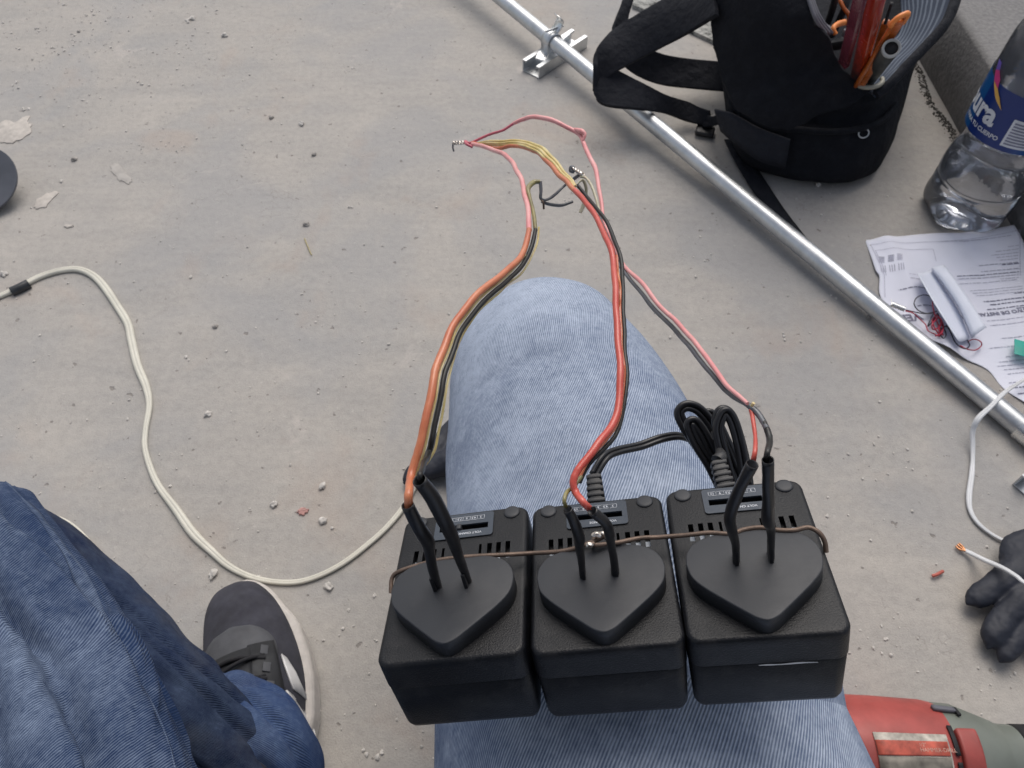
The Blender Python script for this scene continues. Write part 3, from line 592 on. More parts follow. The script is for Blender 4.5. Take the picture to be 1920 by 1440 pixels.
# twisted tips
tw = empty('twisted_joint', PZ(860, 268, .5), 'bare twisted wire tip where the three pink wires meet', 'wire joint', 'bare twisted wire joints')
for k in range(3):
    P = []
    for j in range(15):
        t = j / 14; a = t * 9 + k * 2.1; P.append(PZ(873 - 24 * t + 1.6 * math.cos(a), 267 + 1 * t + 3.0 * math.sin(a), .5 + .0012 * math.cos(a)))
    tube('strand', P, .00045, M['solder'], tw, 3, 6)
tube('strand', [PZ(850, 268, .5), PZ(849, 276, .5), PZ(851, 284, .5)], .0006, M['grey'], tw, 4, 6)
tw2 = empty('twisted_joint', PZ(1080, 320, .42), 'bare twisted wire joint with silvery solder where the grey wires meet', 'wire joint', 'bare twisted wire joints')
for k in range(3):
    P = []
    for j in range(15):
        t = j / 14; a = t * 8 + k * 2.1; P.append(PZ(1094 - 18 * t + 2 * math.cos(a), 328 - 12 * t + 2.5 * math.sin(a), .42 + .0012 * math.cos(a)))
    tube('strand', P, .0006, M['solder'], tw2, 3, 6)
tube('strand', [PZ(1080, 320, .42), PZ(1072, 313, .42), PZ(1070, 320, .42), PZ(1077, 322, .42)], .0011, M['grey'], tw2, 5, 8)
tube('black_lead', [PZ(1086, 328, .423), PZ(1075, 336, .422), PZ(1064, 342, .422)], .0010, M['grey'], tw2, 5, 8)
o = tube('black_lead', [PZ(1015, 378, .412), PZ(1030, 383, .414), PZ(1052, 385, .418), PZ(1074, 378, .42)], [.00075, .0009, .0009, .0008], M['grey'], tw2, 6, 8)
sw = [AM[2] @ Vector((x_ * .001, -.04055, -.0149 + .0002 * math.sin(x_))) for x_ in (-4, 0, 4, 9, 13, 17)]
tube('scuff_mark', sw, [.0001, .00022, .00016, .00028, .0002, .0001], M['print'], adapters[2], 3, 5)
# tie wire round the plates
tie = empty('tie_wire', PB(1, 1110, 1015, .008), 'brown copper tie wire looped behind the heart-shaped plates, twisted in the middle', 'wire')
def tw_(i, u, v, h): return PB(i, u, v, h)
tube('copper_strand', [tw_(0, 733, 1112, .001), tw_(0, 735, 1085, .004), tw_(0, 748, 1072, .006), tw_(0, 790, 1058, .007), tw_(0, 830, 1049, .0075), tw_(0, 890, 1043, .0075), tw_(0, 950, 1040, .0065), tw_(1, 1000, 1037, .0065), tw_(1, 1050, 1034, .0075), tw_(1, 1085, 1026, .009), tw_(1, 1105, 1018, .010), tw_(1, 1125, 1010, .0105), tw_(1, 1135, 1003, .012)], .00095, M['copper'], tie, 6, 8)
tube('copper_strand', [tw_(1, 1106, 1020, .012), tw_(1, 1118, 1022, .011), tw_(1, 1135, 1020, .010), tw_(1, 1160, 1017, .009), tw_(1, 1200, 1009, .008), tw_(1, 1240, 1007, .0075), tw_(2, 1290, 1003, .0075), tw_(2, 1330, 999, .008), tw_(2, 1370, 1001, .008), tw_(2, 1395, 993, .008), tw_(2, 1425, 989, .008), tw_(2, 1460, 994, .0082), tw_(2, 1490, 994, .0082), tw_(2, 1515, 989, .008), tw_(2, 1535, 998, .007), tw_(2, 1546, 1015, .004), tw_(2, 1549, 1035, .0)], .00100, M['copper'], tie, 6, 8)
P = [tw_(1, 1106 + 5 * math.cos(a_) + 4.0 * a_, 1018 + 7 * math.sin(a_) - 2 * a_, .0105 + .0015 * math.cos(a_)) for a_ in [k * .6 for k in range(14)]]
tube('copper_strand', P, .0010, M['copper'], tie, 3, 8)
for u, v, r_ in ((1119, 1003, .0015), (1106, 1021, .0011), (1131, 1000, .0009)):
    p = tw_(1, u, v, .0125); o = obj('solder_blob', blob_bm(r_, None, Matrix.Diagonal((1.5, 1, .8, 1)), 3, .4, u), M['solder'], None); o.location = p; o.parent = tie; o.matrix_parent_inverse = pm(tie).inverted()
# ------------------------------------------------------------------ power cords
def twin(name, parent, pts_, r=.0017, m=None):
    """flat two-core cable: two touching tubes side by side as ONE mesh"""
    path = V(cr(pts_, 8)); fr = frames(path); bm = bmesh.new()
    for s in (-1, 1):
        tube_bm([p + f[2] * (s * r * .92) for p, f in zip(path, fr)], r, 9, 1, True, bm, fr)
    return obj(name, bm, m or M['rubber'], parent)
A2 = AM[1] @ Vector((0, .0585, -.0015)); A3 = AM[2] @ Vector((-.003, .0575, -.0015))
pc = empty('power_cord', A2, 'black power cord running from the middle adapter across the knee into the coil', 'power cord', 'black cords of the adapters')
twin('cord', pc, [A2, PZ(1135, 857, ZB(A2) + .004), PZ(1160, 845, ZB(A2) + .012), PZ(1200, 836, ZB(A2) + .02), PZ(1240, 822, ZB(A2) + .024), PZ(1275, 818, ZB(A2) + .03), PZ(1305, 832, ZB(A2) + .04), PZ(1335, 870, .42), PZ(1355, 905, .43)], .00135)
coil = empty('coiled_cord', A3, 'coiled black power cord bundled behind the right adapter', 'power cord', 'black cords of the adapters')
zc = ZB(A3)
def L3(pts_, dz): return [PZ(u, v, zc + dz + (q if len(t_) > 2 else 0)) for t_ in pts_ for u, v, q in [t_ if len(t_) > 2 else (t_[0], t_[1], 0)]]
twin('cord', coil, L3([(1352, 905), (1325, 860), (1300, 825), (1284, 800), (1274, 778), (1278, 766), (1291, 761), (1310, 768), (1330, 790), (1350, 825), (1372, 870), (1388, 910)], .030), .00155)
twin('cord', coil, L3([(1350, 910), (1330, 870), (1308, 835), (1296, 808), (1293, 794), (1303, 792), (1318, 812), (1335, 845), (1360, 890), (1370, 915)], .022), .00155)
twin('cord', coil, L3([(1360, 912), (1345, 870), (1325, 820), (1318, 790), (1326, 776), (1338, 782), (1355, 815), (1375, 860), (1390, 905)], .036), .00150)
twin('cord', coil, L3([(1390, 912), (1372, 870), (1352, 820), (1345, 790), (1350, 773), (1360, 771), (1372, 785), (1384, 820), (1396, 870), (1402, 912)], .018), .00155)
twin('cord', coil, L3([(1375, 915), (1362, 870), (1350, 825), (1347, 800), (1356, 776), (1366, 776), (1378, 800), (1390, 850), (1398, 905)], .010), .00150)
tube('cord', [A3, PZ(1352, 855, zc + .002), PZ(1348, 842, zc + .012), PZ(1340, 815, zc + .028), PZ(1330, 800, zc + .032)], [.0035, .0028, .0018, .0016, .0016], M['ribs'], coil)
# ------------------------------------------------------------------ person
per = empty('person', (0.02, -.25, 0), 'seated person in faded blue jeans and a black running shoe, seen from their own eyes', 'person')
def limb(stations, side, n=10, sides=120, flat=1.0, disp=None):
    """stations: (Vector, radius)"""
    s = cr([tuple(p) + (r,) for p, r in stations], n); path = [Vector(p[:3]) for p in s]; rad = [p[3] for p in s]
    return path, rad
def skin_tube(path, rad, sides, flat, disp, flatfun=None):
    fr = frames(path); bm = bmesh.new(); uvl = bm.loops.layers.uv.verify(); rows = []; L = 0; Ls = []
    for i, p in enumerate(path):
        if i: L += (p - path[i - 1]).length
        Ls.append(L); row = []
        for k in range(sides + 1):
            a = 2 * math.pi * k / sides; fl = flatfun(i / (len(path) - 1)) if flatfun else flat
            dirv = fr[i][1] * (math.cos(a) * fl) + fr[i][2] * math.sin(a)
            q = p + dirv * rad[i]; q = q + dirv.normalized() * disp(L, a, q)
            row.append(q)
        rows.append(row)
    vs = [[bm.verts.new(q) for q in row[:-1]] for row in rows]
    for i in range(len(rows) - 1):
        for k in range(sides):
            f = bm.faces.new((vs[i][k], vs[i][(k + 1) % sides], vs[i + 1][(k + 1) % sides], vs[i + 1][k]))
            for l, (kk, ii) in zip(f.loops, [(k, i), (k + 1, i), (k + 1, i + 1), (k, i + 1)]): l[uvl].uv = (kk / sides * 2 * math.pi * .095, Ls[ii])
    bm.faces.new(list(reversed(vs[0]))); bm.faces.new(vs[-1])
    bmesh.ops.recalc_face_normals(bm, faces=bm.faces); return bm
def ctr(v, ul, ur, Z): return (PZ((ul + ur) / 2, v, Z), (ur - ul) / 2 * Z / F0)
st = [(Vector((.11, -.34, .33)), .105), (Vector((.10, -.15, .315)), .112), ctr(1430, 818, 1590, .41), ctr(1300, 822, 1545, .433), ctr(1100, 826, 1450, .475), ctr(900, 829, 1336, .527), ctr(800, 835, 1285, .56), ctr(735, 843, 1240, .59)]
k8 = ctr(684, 862, 1200, .632)
st += [(k8[0] + Vector((0, 0, -.004)), k8[1] * 1.0), (G(1040, 690, .165), .068), (G(1050, 760, .09), .058), (G(1045, 800, .02), .060)]
path, rad = limb(st, 1, 14)
def dispR(L, a, q):
    n1 = noise.noise(q * 9) * .004 + noise.noise(q * 26 + Vector((3, 1, 0))) * .0018
    # soft drag folds along the outer (right) side of the thigh and near the lap
    f = noise.noise(Vector((q.x * 26 + q.y * 14, q.y * 5, 2.0))); n1 += .0035 * max(0, f) * max(0, min(1, (.34 - q.y) / .2)); return n1
# twisted profile: keep the underside of the adapters clear
jr = skin_tube(path, rad, 160, 1, dispR, lambda t: .80 if t < .55 else .80 + .2 * min(1, (t - .55) / .15))
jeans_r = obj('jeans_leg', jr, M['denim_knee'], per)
stl = [(Vector((-.07, -.36, .33)), .105), (Vector((-.15, -.16, .30)), .105), (PZ(50, 1500, .43), .087), (PZ(-5, 1310, .47), .082), (PZ(-85, 1140, .51), .080), (PZ(-125, 1050, .545), .076)]
pathl, radl = limb(stl, -1, 16)
def dispL(L, a, q):
    aa = a + .9 * noise.noise(Vector((L * 5, 0, 0))) - L * 1.5
    rdg = max(0, 1 - abs(noise.noise(Vector((math.cos(aa) * 2.6, math.sin(aa) * 2.6, L * 2.2 + 7.0)))) * 4.5) ** 1.5
    rd2 = max(0, 1 - abs(noise.noise(Vector((math.cos(aa) * 5.2, math.sin(aa) * 5.2, L * 2.6 + 1.0)))) * 4.0) ** 1.5
    wv_ = a * 6.2 - L * 9 + 2.2 * noise.noise(Vector((L * 7, a * .8, 3.0))); am = .6 + .8 * noise.noise(Vector((L * 6, a * 1.5, 9.0)))
    fold = (1 - abs(math.sin(wv_ / 2))) ** 2.2
    ac = ((a + math.pi) % (2 * math.pi)) - math.pi; cr_ = 0
    for a0, dr, w_, dep in ((1.25, -2.4, .085, .011), (.62, -2.0, .10, .013), (-.02, -1.7, .11, .010), (1.9, -2.6, .08, .009), (1.0, -1.5, .06, .006)):
        e_ = ac - (a0 + dr * (L - .25) + .12 * noise.noise(Vector((L * 9, a0 * 5, 0)))); cr_ -= dep * math.exp(-(e_ / w_) ** 2) - .55 * dep * math.exp(-((e_ + 2.2 * w_) / (1.5 * w_)) ** 2)
    return cr_ + noise.noise(q * 10) * .003 - .0075 * max(.12, am) * fold * (1 if math.cos(a) > -.3 else 0) - .004 * rdg - .0025 * rd2
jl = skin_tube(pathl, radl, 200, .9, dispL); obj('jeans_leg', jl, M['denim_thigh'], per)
def seam_on(pth, rd, a, flat, disp, name, m, w_=.0035, i0=6, off=.0002):
    fr = frames(pth); A_, B_ = [], []; L = 0
    for i_, p in enumerate(pth):
        if i_: L += (p - pth[i_ - 1]).length
        if i_ < i0: continue
        for da, lst in ((-w_ / .085, A_), (w_ / .085, B_)):
            dv = fr[i_][1] * (math.cos(a + da) * flat) + fr[i_][2] * math.sin(a + da); q = p + dv * rd[i_]; lst.append(q + dv.normalized() * (disp(L, a + da, q) + off))
    return strip(name, A_[::2], B_[::2], m, per, .0009, 2, 3, .0003)
seam_on(pathl, radl, 1.18, .9, dispL, 'inseam', M['denim_thigh'])
sts = [(PZ(-90, 1080, .56), .070), (PZ(-10, 1100, .57), .066), (PZ(85, 1160, .575), .060), (PZ(175, 1245, .575), .057), (PZ(270, 1330, .57), .055), (PZ(370, 1410, .58), .052), (PZ(440, 1480, .59), .052), (PZ(480, 1540, .60), .050)]
paths, rads = limb(sts, -1, 14)
def dispS(L, a, q):
    s = noise.noise(Vector((q.x * 16 + q.y * 22 + q.z * 10, q.x * 9, 1))); rd = max(0, 1 - abs(s) * 4.0)
    s2 = noise.noise(Vector((L * 34, math.cos(a) * 1.3, math.sin(a) * 1.3 + 5)))
    rl2 = max(0, 1 - abs(noise.noise(Vector((math.cos(a) * 2.6, math.sin(a) * 2.6, L * 3 + 11)))) * 3.6) ** 2
    return noise.noise(q * 13) * .006 - .005 * rd ** 2 - .008 * rl2 + .003 * s2 + noise.noise(q * 50) * .0012
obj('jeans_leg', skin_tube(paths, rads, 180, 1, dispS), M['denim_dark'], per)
# cuff over the shoe
cf = [(PZ(380, 1325, .61), .030), (PZ(432, 1356, .60), .038), (PZ(480, 1404, .592), .042), (PZ(505, 1450, .592), .045), (PZ(515, 1510, .595), .048)]
pc_, rc_ = limb(cf, 1, 12)
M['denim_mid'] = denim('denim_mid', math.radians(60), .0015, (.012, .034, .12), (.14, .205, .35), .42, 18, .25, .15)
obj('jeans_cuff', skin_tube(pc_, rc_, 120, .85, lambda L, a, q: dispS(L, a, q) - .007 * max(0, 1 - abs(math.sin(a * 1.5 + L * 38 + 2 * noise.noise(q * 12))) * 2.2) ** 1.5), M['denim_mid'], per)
# waist and torso: one continuous body surface, out of frame behind the camera, shaped to block light
tb = [(Vector((.02, -.25, .30)), .15), (Vector((.02, -.31, .36)), .18), (Vector((.02, -.33, .50)), .175), (Vector((.02, -.32, .66)), .19), (Vector((.02, -.29, .82)), .22), (Vector((.02, -.26, .94)), .22), (Vector((.02, -.24, 1.0)), .15), (Vector((.02, -.22, 1.04)), .065), (Vector((.02, -.19, 1.08)), .055)]
pt_, rt_ = limb(tb, 1, 8); obj('torso', skin_tube(pt_, rt_, 64, .62, lambda L, a, q: noise.noise(q * 8) * .006), M['shirt'], per)
hd_ = blob_bm(1, None, Matrix.Translation((.02, -.15, 1.19)) @ Matrix.Rotation(.5, 4, 'X') @ Matrix.Diagonal((.075, .095, .115, 1)), 4, .06, 3); hdo = obj('head', hd_, M['skin'], per)  # unseen head, added with the torso to block light on the adapters
hr_ = blob_bm(1, None, Matrix.Translation((.02, -.175, 1.215)) @ Matrix.Rotation(.5, 4, 'X') @ Matrix.Diagonal((.082, .098, .105, 1)), 4, .12, 5); obj('hair', hr_, M['lace'], per)
# frayed black threads clinging to the right leg
for pts_ in ([(1188, 650, .0), (1198, 646, 0), (1199, 641, 0), (1195, 635, 0), (1193, 637, 0), (1194, 633, 0)], [(1218, 687, 0), (1221, 690, 0), (1224, 692, 0)], [(1255, 745, 0), (1262, 752, 0), (1266, 759, 0), (1272, 762, 0), (1264, 765, 0)], [(1238, 722, 0), (1243, 729, 0)]):
    tube('loose_thread', [PZ(u, v, .56) for u, v, _ in pts_], .0004, M['lace'], per, 3, 5)
# shoe
def shoe(toe, ang, mir=1, nm='shoe', label=None):
    root = obj(nm, bmesh.new(), M['shoe'], per); root.location = toe; root.rotation_euler = (0, 0, ang); root.matrix_parent_inverse = pm(per).inverted()
    # local: +y toe direction; origin at toe tip, heel at y=-.29 ; stations: y, halfL, halfR, top, cx
    S = [(-.002, .010, .010, .030, 0), (-.010, .026, .024, .042, 0), (-.028, .037, .036, .052, .001), (-.055, .044, .044, .060, .003), (-.085, .0475, .048, .068, .004), (-.115, .047, .0475, .082, .004), (-.145, .044, .043, .094, .002), (-.175, .040, .037, .104, 0), (-.205, .037, .035, .108, 0), (-.24, .036, .035, .105, 0), (-.27, .032, .032, .10, 0), (-.288, .016, .016, .09, 0)]
    S = [(a, b * .93, c * .93, d, e) for a, b, c, d, e in S]; S = cr(S, 5)
    def build(fun, zlo, wscale, m, name, par, closed_top=True):
        bm = bmesh.new(); rows = []
        for (y, a, b_, h, cx) in S:
            row = []
            for k in range(25):
                t = k / 24; an = math.pi * t; ww = (a if math.cos(an) < 0 else b_) * wscale
                x = cx + math.cos(an) * ww * (1 if True else 1); cz = math.sin(an) ** .75
                row.append(bm.verts.new((x * mir, y * 1, zlo + (h - zlo) * cz)))
            rows.append(row)
        for i in range(len(rows) - 1):
            for k in range(24): bm.faces.new((rows[i][k], rows[i][k + 1], rows[i + 1][k + 1], rows[i + 1][k]))
        bm.faces.new(rows[0]); bm.faces.new(rows[-1]); bmesh.ops.recalc_face_normals(bm, faces=bm.faces)
        me = bpy.data.meshes.new(name); bm.to_mesh(me); bm.free(); return me
    me = build(None, .022, .93, M['shoe'], 'upper', root); me.materials.append(M['shoe']); me.polygons.foreach_set('use_smooth', [True] * len(me.polygons)); root.data = me
    # midsole
    ol = [(s[4] + s[2] * .98 + (.0045 if -.16 < s[0] < -.05 else .0012), s[0]) for s in S]; orr = [(s[4] - s[1] * .93, s[0]) for s in reversed(S)]
    sm = cr([((x) * mir, y) for x, y in ol[::3] + orr[::3]] + [((ol[0][0]) * mir, ol[0][1])], 2)[:-1]
    if mir > 0: pass
    bm = prism_bm([tuple(p) for p in sm] if mir < 0 else [tuple(p) for p in reversed(sm)] if False else [tuple(p) for p in sm], .0, .034, 0, 3); bmesh.ops.recalc_face_normals(bm, faces=bm.faces)
    so = obj('sole', bm, M['sole'], root, smooth=False, keep=False); bv = so.modifiers.new('b', 'BEVEL'); bv.width = .007; bv.segments = 4; bv.limit_method = 'ANGLE'; bv.angle_limit = math.radians(50)
    def surf(x, y, off=.0012):
        for i in range(len(S) - 1):
            if S[i][0] >= y >= S[i + 1][0]:
                t = (S[i][0] - y) / (S[i][0] - S[i + 1][0] + 1e-9); s = [S[i][k] * (1 - t) + S[i + 1][k] * t for k in range(5)]; break
        else: s = S[-1]
        xx = x - s[4]; ww = (s[1] if xx < 0 else s[2]) * .93; c_ = max(-1, min(1, xx / ww)); z = .022 + (s[3] - .022) * (math.sin(math.acos(c_)) ** .75)
        return Vector((x * mir, y, z + off))
    # grey eyestay overlay (U shape)
    def patch(name, rows_, m, off=.0014, th=.0016):
        bm = bmesh.new(); R = [[bm.verts.new(surf(x0 + (x1 - x0) * k / 8, y_ if not hasattr(y_, '__len__') else y_[0] + (y_[1] - y_[0]) * k / 8, off)) for k in range(9)] for (x0, x1, y_) in rows_]
        for i in range(len(R) - 1):
            for k in range(8): bm.faces.new((R[i][k], R[i][k + 1], R[i + 1][k + 1], R[i + 1][k]))
        bmesh.ops.recalc_face_normals(bm, faces=bm.faces); o = obj(name, bm, m, root, keep=False); s_ = o.modifiers.new('s', 'SOLIDIFY'); s_.thickness = th; s_.offset = 0; return o
    patch('toe_overlay', [(-.002 - .033 * math.sqrt(1 - (1 - q_ / 9) ** 2) - .001, -.002 + .033 * math.sqrt(1 - (1 - q_ / 9) ** 2) + .001, -.058 - .030 * q_ / 9) for q_ in range(10)] + [(-.036, .032, y_) for y_ in (-.095, -.11)], M['shoe_grey'])
    patch('eyestay', [(.010, .030, -.082), (.012, .032, -.10), (.012, .033, -.125), (.012, .033, -.15), (.012, .032, -.168)], M['shoe_black'], .0032, .003)
    patch('eyestay', [(-.030, -.018, -.088), (-.032, -.016, -.10), (-.032, -.014, -.125), (-.031, -.013, -.15), (-.030, -.012, -.168)], M['shoe_black'], .0032, .003)
    patch('tongue', [(-.016, .012, -.084), (-.016, .013, -.11), (-.016, .013, -.14), (-.016, .013, -.168)], M['shoe_black'], .0035, .003)
    for q in range(4):
        y_ = -.094 - q * .020
        bm_ = tube('lace', [surf(-.026, y_ - .002, .004), surf(-.012, y_ + .002, .007), surf(.006, y_ + .001, .0075), surf(.024, y_ - .004, .005)], .0020, M['lace'], None, 5, 8); bm_.parent = root
        l2 = tube('lace', [surf(-.024, y_ - .012, .004), surf(-.010, y_ - .007, .008), surf(.008, y_ - .003, .009), surf(.023, y_ - .001, .005)], .0017, M['lace'], None, 5, 8); l2.parent = root
    for q in range(5):
        p_ = surf(.0235 + .001 * q, -.090 - q * .0175, .0058); lo = obj('lace_loop', box_bm((.0065, .0085, .0016), bevel=.0005), M['shoe_grey'], root, keep=False); lo.location = p_; lo.rotation_euler = (-.3, .5, -.35)
    for (ya, yb) in ((-.095, -.128), (-.128, -.165), (-.165, -.21)):
        patch('side_stripe', [(.0345, .0375, (ya, ya - .004)), (.036, .0415, (ya - .012, ya - .016)), (.0375, .0432, (ya - .022, ya - .026)), (.0385, .0438, (yb + .002, yb - .002))], M['stripe'], .0022, .0018)
    return root
toe = G(446, 1096, .02); toe.z = 0
hd = math.atan2(-.40, .91)   # toe turned outwards
shoe(toe, -hd if False else math.radians(20), 1)
toe2 = G(1045, 760, 0); toe2.z = 0
shoe(Vector((.055, .47, 0)), math.radians(-3), -1)
# ------------------------------------------------------------------ conduit, strut channels
cpA = G(942.6 - 1.2143 * 260, -260, .052); cpB = G(1887 + 1.2143 * 200, 978, .0135)
cpM = G(1887, 778, .0135); pA = G(942.6, 0, .042)
dirp = (cpM - pA).normalized(); s0 = pA - dirp * .45; s1 = cpM + dirp * .5
o = obj('conduit', tube_bm([s0.lerp(s1, k / 40) for k in range(41)], .0117, 28), M['galv']); tag(o, 'long galvanised steel conduit lying diagonally across the floor', 'pipe')
cpl = G(1914, 800, .0135); o2 = obj('coupling', tube_bm([cpl, cpl + dirp * .045], .0142, 28), M['zinc'], o); sharp(o2, 40)
def strut(corner, ang, length, nm_label, z=0):
    """C channel, corner = near-left bottom corner, axis direction ang"""
    w_, h_, t_, lip = .036, .020, .0018, .0075
    prof = [(0, h_), (0, 0), (w_, 0), (w_, h_), (w_ - lip, h_), (w_ - lip, h_ - .004), (w_ - lip + t_, h_ - .004), (w_ - lip + t_, h_ - t_), (w_ - t_, h_ - t_), (w_ - t_, t_), (t_, t_), (t_, h_ - t_), (lip - t_, h_ - t_), (lip - t_, h_ - .004), (lip, h_ - .004), (lip, h_)]
    bm = bmesh.new(); A = [bm.verts.new((x, 0, z_)) for x, z_ in prof]; B = [bm.verts.new((x, length, z_)) for x, z_ in prof]; n = len(prof)
    for k in range(n): bm.faces.new((A[k], A[(k + 1) % n], B[(k + 1) % n], B[k]))
    bm.faces.new(A); bm.faces.new(list(reversed(B))); bmesh.ops.recalc_face_normals(bm, faces=bm.faces)
    e = empty('strut_channel', corner, nm_label, 'strut channel', 'short pieces of steel strut channel'); e.rotation_euler = (0, 0, ang)
    o = obj('channel', bm, M['galv'], e, smooth=False, keep=False); bv = o.modifiers.new('b', 'BEVEL'); bv.width = .0005; bv.segments = 2
    return e
pc1 = G(979.4, 133); pc2 = G(1002.3, 149.5); far = G(1090, 92)
ax = (far - pc2); ax.z = 0; ang = math.atan2(ax.y, ax.x) - math.pi / 2
stt = strut(Vector((pc1.x, pc1.y, .0006)), ang, .125, 'short steel strut channel under the conduit with a clamp and square nut')
nutp = G(1016.5, 106, .019); bm = box_bm((.017, .019, .005), bevel=.0008); nu = obj('square_nut', bm, M['zinc'], None); nu.location = nutp; nu.rotation_euler = (.25, .1, ang + .35); nu.parent = stt; nu.matrix_parent_inverse = pm(stt).inverted(); sharp(nu, 30)
st2 = strut(G(1897, 908, .0006), math.radians(-58), .10, 'cut steel channel piece poking in at the right edge')
# clamp: strap over the pipe
cc = pA + dirp * ((G(1032, 78, .036) - pA).dot(dirp)); side = dirp.cross(Vector((0, 0, 1))).normalized(); upv = side.cross(dirp).normalized()
clp = empty('pipe_clamp', cc, 'bright zinc strut clamp gripping the conduit', 'pipe clamp')
A_, B_ = [], []
for k in range(13):
    a = math.radians(-25 + 230 * k / 12); q = cc + side * (math.cos(a) * .0135) + upv * (math.sin(a) * .0135); A_.append(q - dirp * .010); B_.append(q + dirp * .010)
strip('strap', A_, B_, M['galv'], clp, .0016, 3, 3)
e1 = cc + side * .0125 - upv * .004; strip('ear', [e1 - dirp * .010, e1 - dirp * .010 - upv * .012, e1 - dirp * .010 - upv * .020 + side * .004], [e1 + dirp * .010, e1 + dirp * .010 - upv * .012, e1 + dirp * .010 - upv * .020 + side * .004], M['galv'], clp, .0016, 4, 2)
e2 = cc - side * .006 + upv * .0135; A_ = [e2 - dirp * .010 + upv * q + side * s_ for q, s_ in ((0, 0), (.006, -.006), (.016, -.010), (.024, -.004))]; B_ = [p + dirp * .018 for p in A_]
strip('ear', A_, B_, M['zinc'], clp, .0015, 4, 2)
tube('screw', [cc + upv * .017 - side * .022, cc + upv * .019 + side * .012], .0019, M['galv'], clp, 4, 10)
tube('screw', [G(1052, 78, .022), G(1068, 65, .022)], .0026, M['galv'], clp, 3, 10)
# ------------------------------------------------------------------ grey disc at the left edge
dc = G(-34, 334, .028); prof = [(0, 0), (.030, 0), (.040, .003), (.0490, .012), (.0505, .0155), (.0498, .0170), (.047, .0168), (.030, .0145), (.0255, .0142), (.025, .0128), (0, .0125)]
disc = empty('grey_disc', dc - Vector((0, 0, .012)), 'dark grey round disc cut off by the left edge of the photo', 'disc'); disc.rotation_euler = (math.radians(26), math.radians(3), 0)
o = obj('rim', lathe_bm(prof, 64), M['disc'], disc, keep=False); sharp(o, 35)
obj('centre_pad', lathe_bm([(0, .0126), (.024, .0126), (.024, .0138), (.020, .0146), (0, .0146)], 40), M['disc_in'], disc, keep=False)
obj('disc_base', lathe_bm([(0, -.020), (.026, -.020), (.028, -.010), (.030, .001), (0, .001)], 40), M['drill_black'], disc, keep=False)
# ------------------------------------------------------------------ cream and white cords
def flatcord(name, pts_, wpx, m, label, cat='cord', group=None, z=.0025, zs=None):
    P = []; R_ = []
    for k, t_ in enumerate(pts_):
        zz = zs[k] if zs else z; p = G(t_[0], t_[1], zz); P.append(p); R_.append((t_[2] if len(t_) > 2 else wpx) * ZB(p) / F0 / 2)
    e = empty(name, P[0], label, cat, group)
    s = cr([tuple(p) + (q,) for p, q in zip(P, R_)], 10); path_ = [Vector(p[:3]) for p in s]; rd = [p[3] for p in s]; bm = bmesh.new(); fr = []
    base = frames(path_)
    for i, f in enumerate(base):
        t = f[0]; n = Vector((0, 0, 1)); sd_ = n.cross(t).normalized(); n2 = t.cross(sd_).normalized(); fr.append((t, n2, sd_))
    for s_ in (-1, 1):
        tube_bm([p + f[2] * (s_ * r_ * .30) for p, f, r_ in zip(path_, fr, rd)], [r_ * .60 for r_ in rd], 9, 1, True, bm, fr)
    obj('twin_cable', bm, m, e); return e
ce = flatcord('cream_cord', [(-60, 580, 12), (0, 555, 13), (35, 540, 14), (70, 521, 14), (110, 508, 14), (145, 505, 14), (172, 515, 15), (195, 537, 16), (222, 577, 16), (240, 608, 16), (247, 640, 17), (258, 685, 17), (274, 725, 16), (280, 760, 13), (273, 805, 12), (272, 840, 12), (283, 880, 13), (300, 915, 14), (330, 955, 17), (362, 1000, 19), (395, 1032, 16), (430, 1062, 14), (475, 1083, 12), (530, 1092, 12), (580, 1086, 12), (640, 1058, 12), (700, 1012, 12), (735, 978, 12), (760, 945, 12), (790, 890, 12), (830, 840, 12), (900, 800, 12)], 13, M['white_cord'], 'cream twin cord with a taped joint, looping across the floor to the shoe', zs=None)
tp = [G(22, 547, .004), G(38, 540, .0045), G(54, 532, .004)]; o = tube('tape_wrap', tp, .0062, M['tape'], ce, 4, 14); 
flatcord('cream_cord', [(60, 960, 8), (100, 968, 9), (135, 985, 9), (165, 1015, 10), (182, 1045, 10), (192, 1075, 10), (200, 1110, 10)], 9, M['white_cord'], 'short bit of cream cord showing beside the left knee', group=None)
flatcord('white_cord', [(1990, 670, 7), (1920, 712, 7), (1885, 735, 9), (1858, 762, 10), (1834, 785, 12), (1824, 808, 11), (1824, 835, 10), (1824, 860, 9), (1822, 890, 11), (1817, 930, 12), (1820, 958, 10), (1836, 983, 9), (1865, 1005, 8), (1895, 1018, 8), (1925, 1023, 8), (1980, 1025, 8)], 9, M['white_cord2'], 'white flat cord crossing over the steel conduit at the right', zs=[.012, .016, .024, .028, .026, .016, .008, .004, .003, .003, .003, .003, .003, .004, .006, .01])
wc = flatcord('white_cord', [(1808, 1031, 8), (1825, 1040, 11), (1850, 1052, 12), (1880, 1065, 11), (1905, 1080, 10), (1925, 1095, 9), (1980, 1120, 9)], 10, M['white_cord2'], 'white cord with a bare copper tip lying over the glove', zs=[.004, .008, .022, .036, .046, .050, .05])
for dx, dy in ((0, 0), (-3, 3), (3, -2)): tube('copper_tip', [G(1810, 1033, .005), G(1802 + dx, 1027 + dy, .004), G(1795 + dx, 1021 + dy, .003)], .0010, M['copper_bright'], wc, 4, 7)
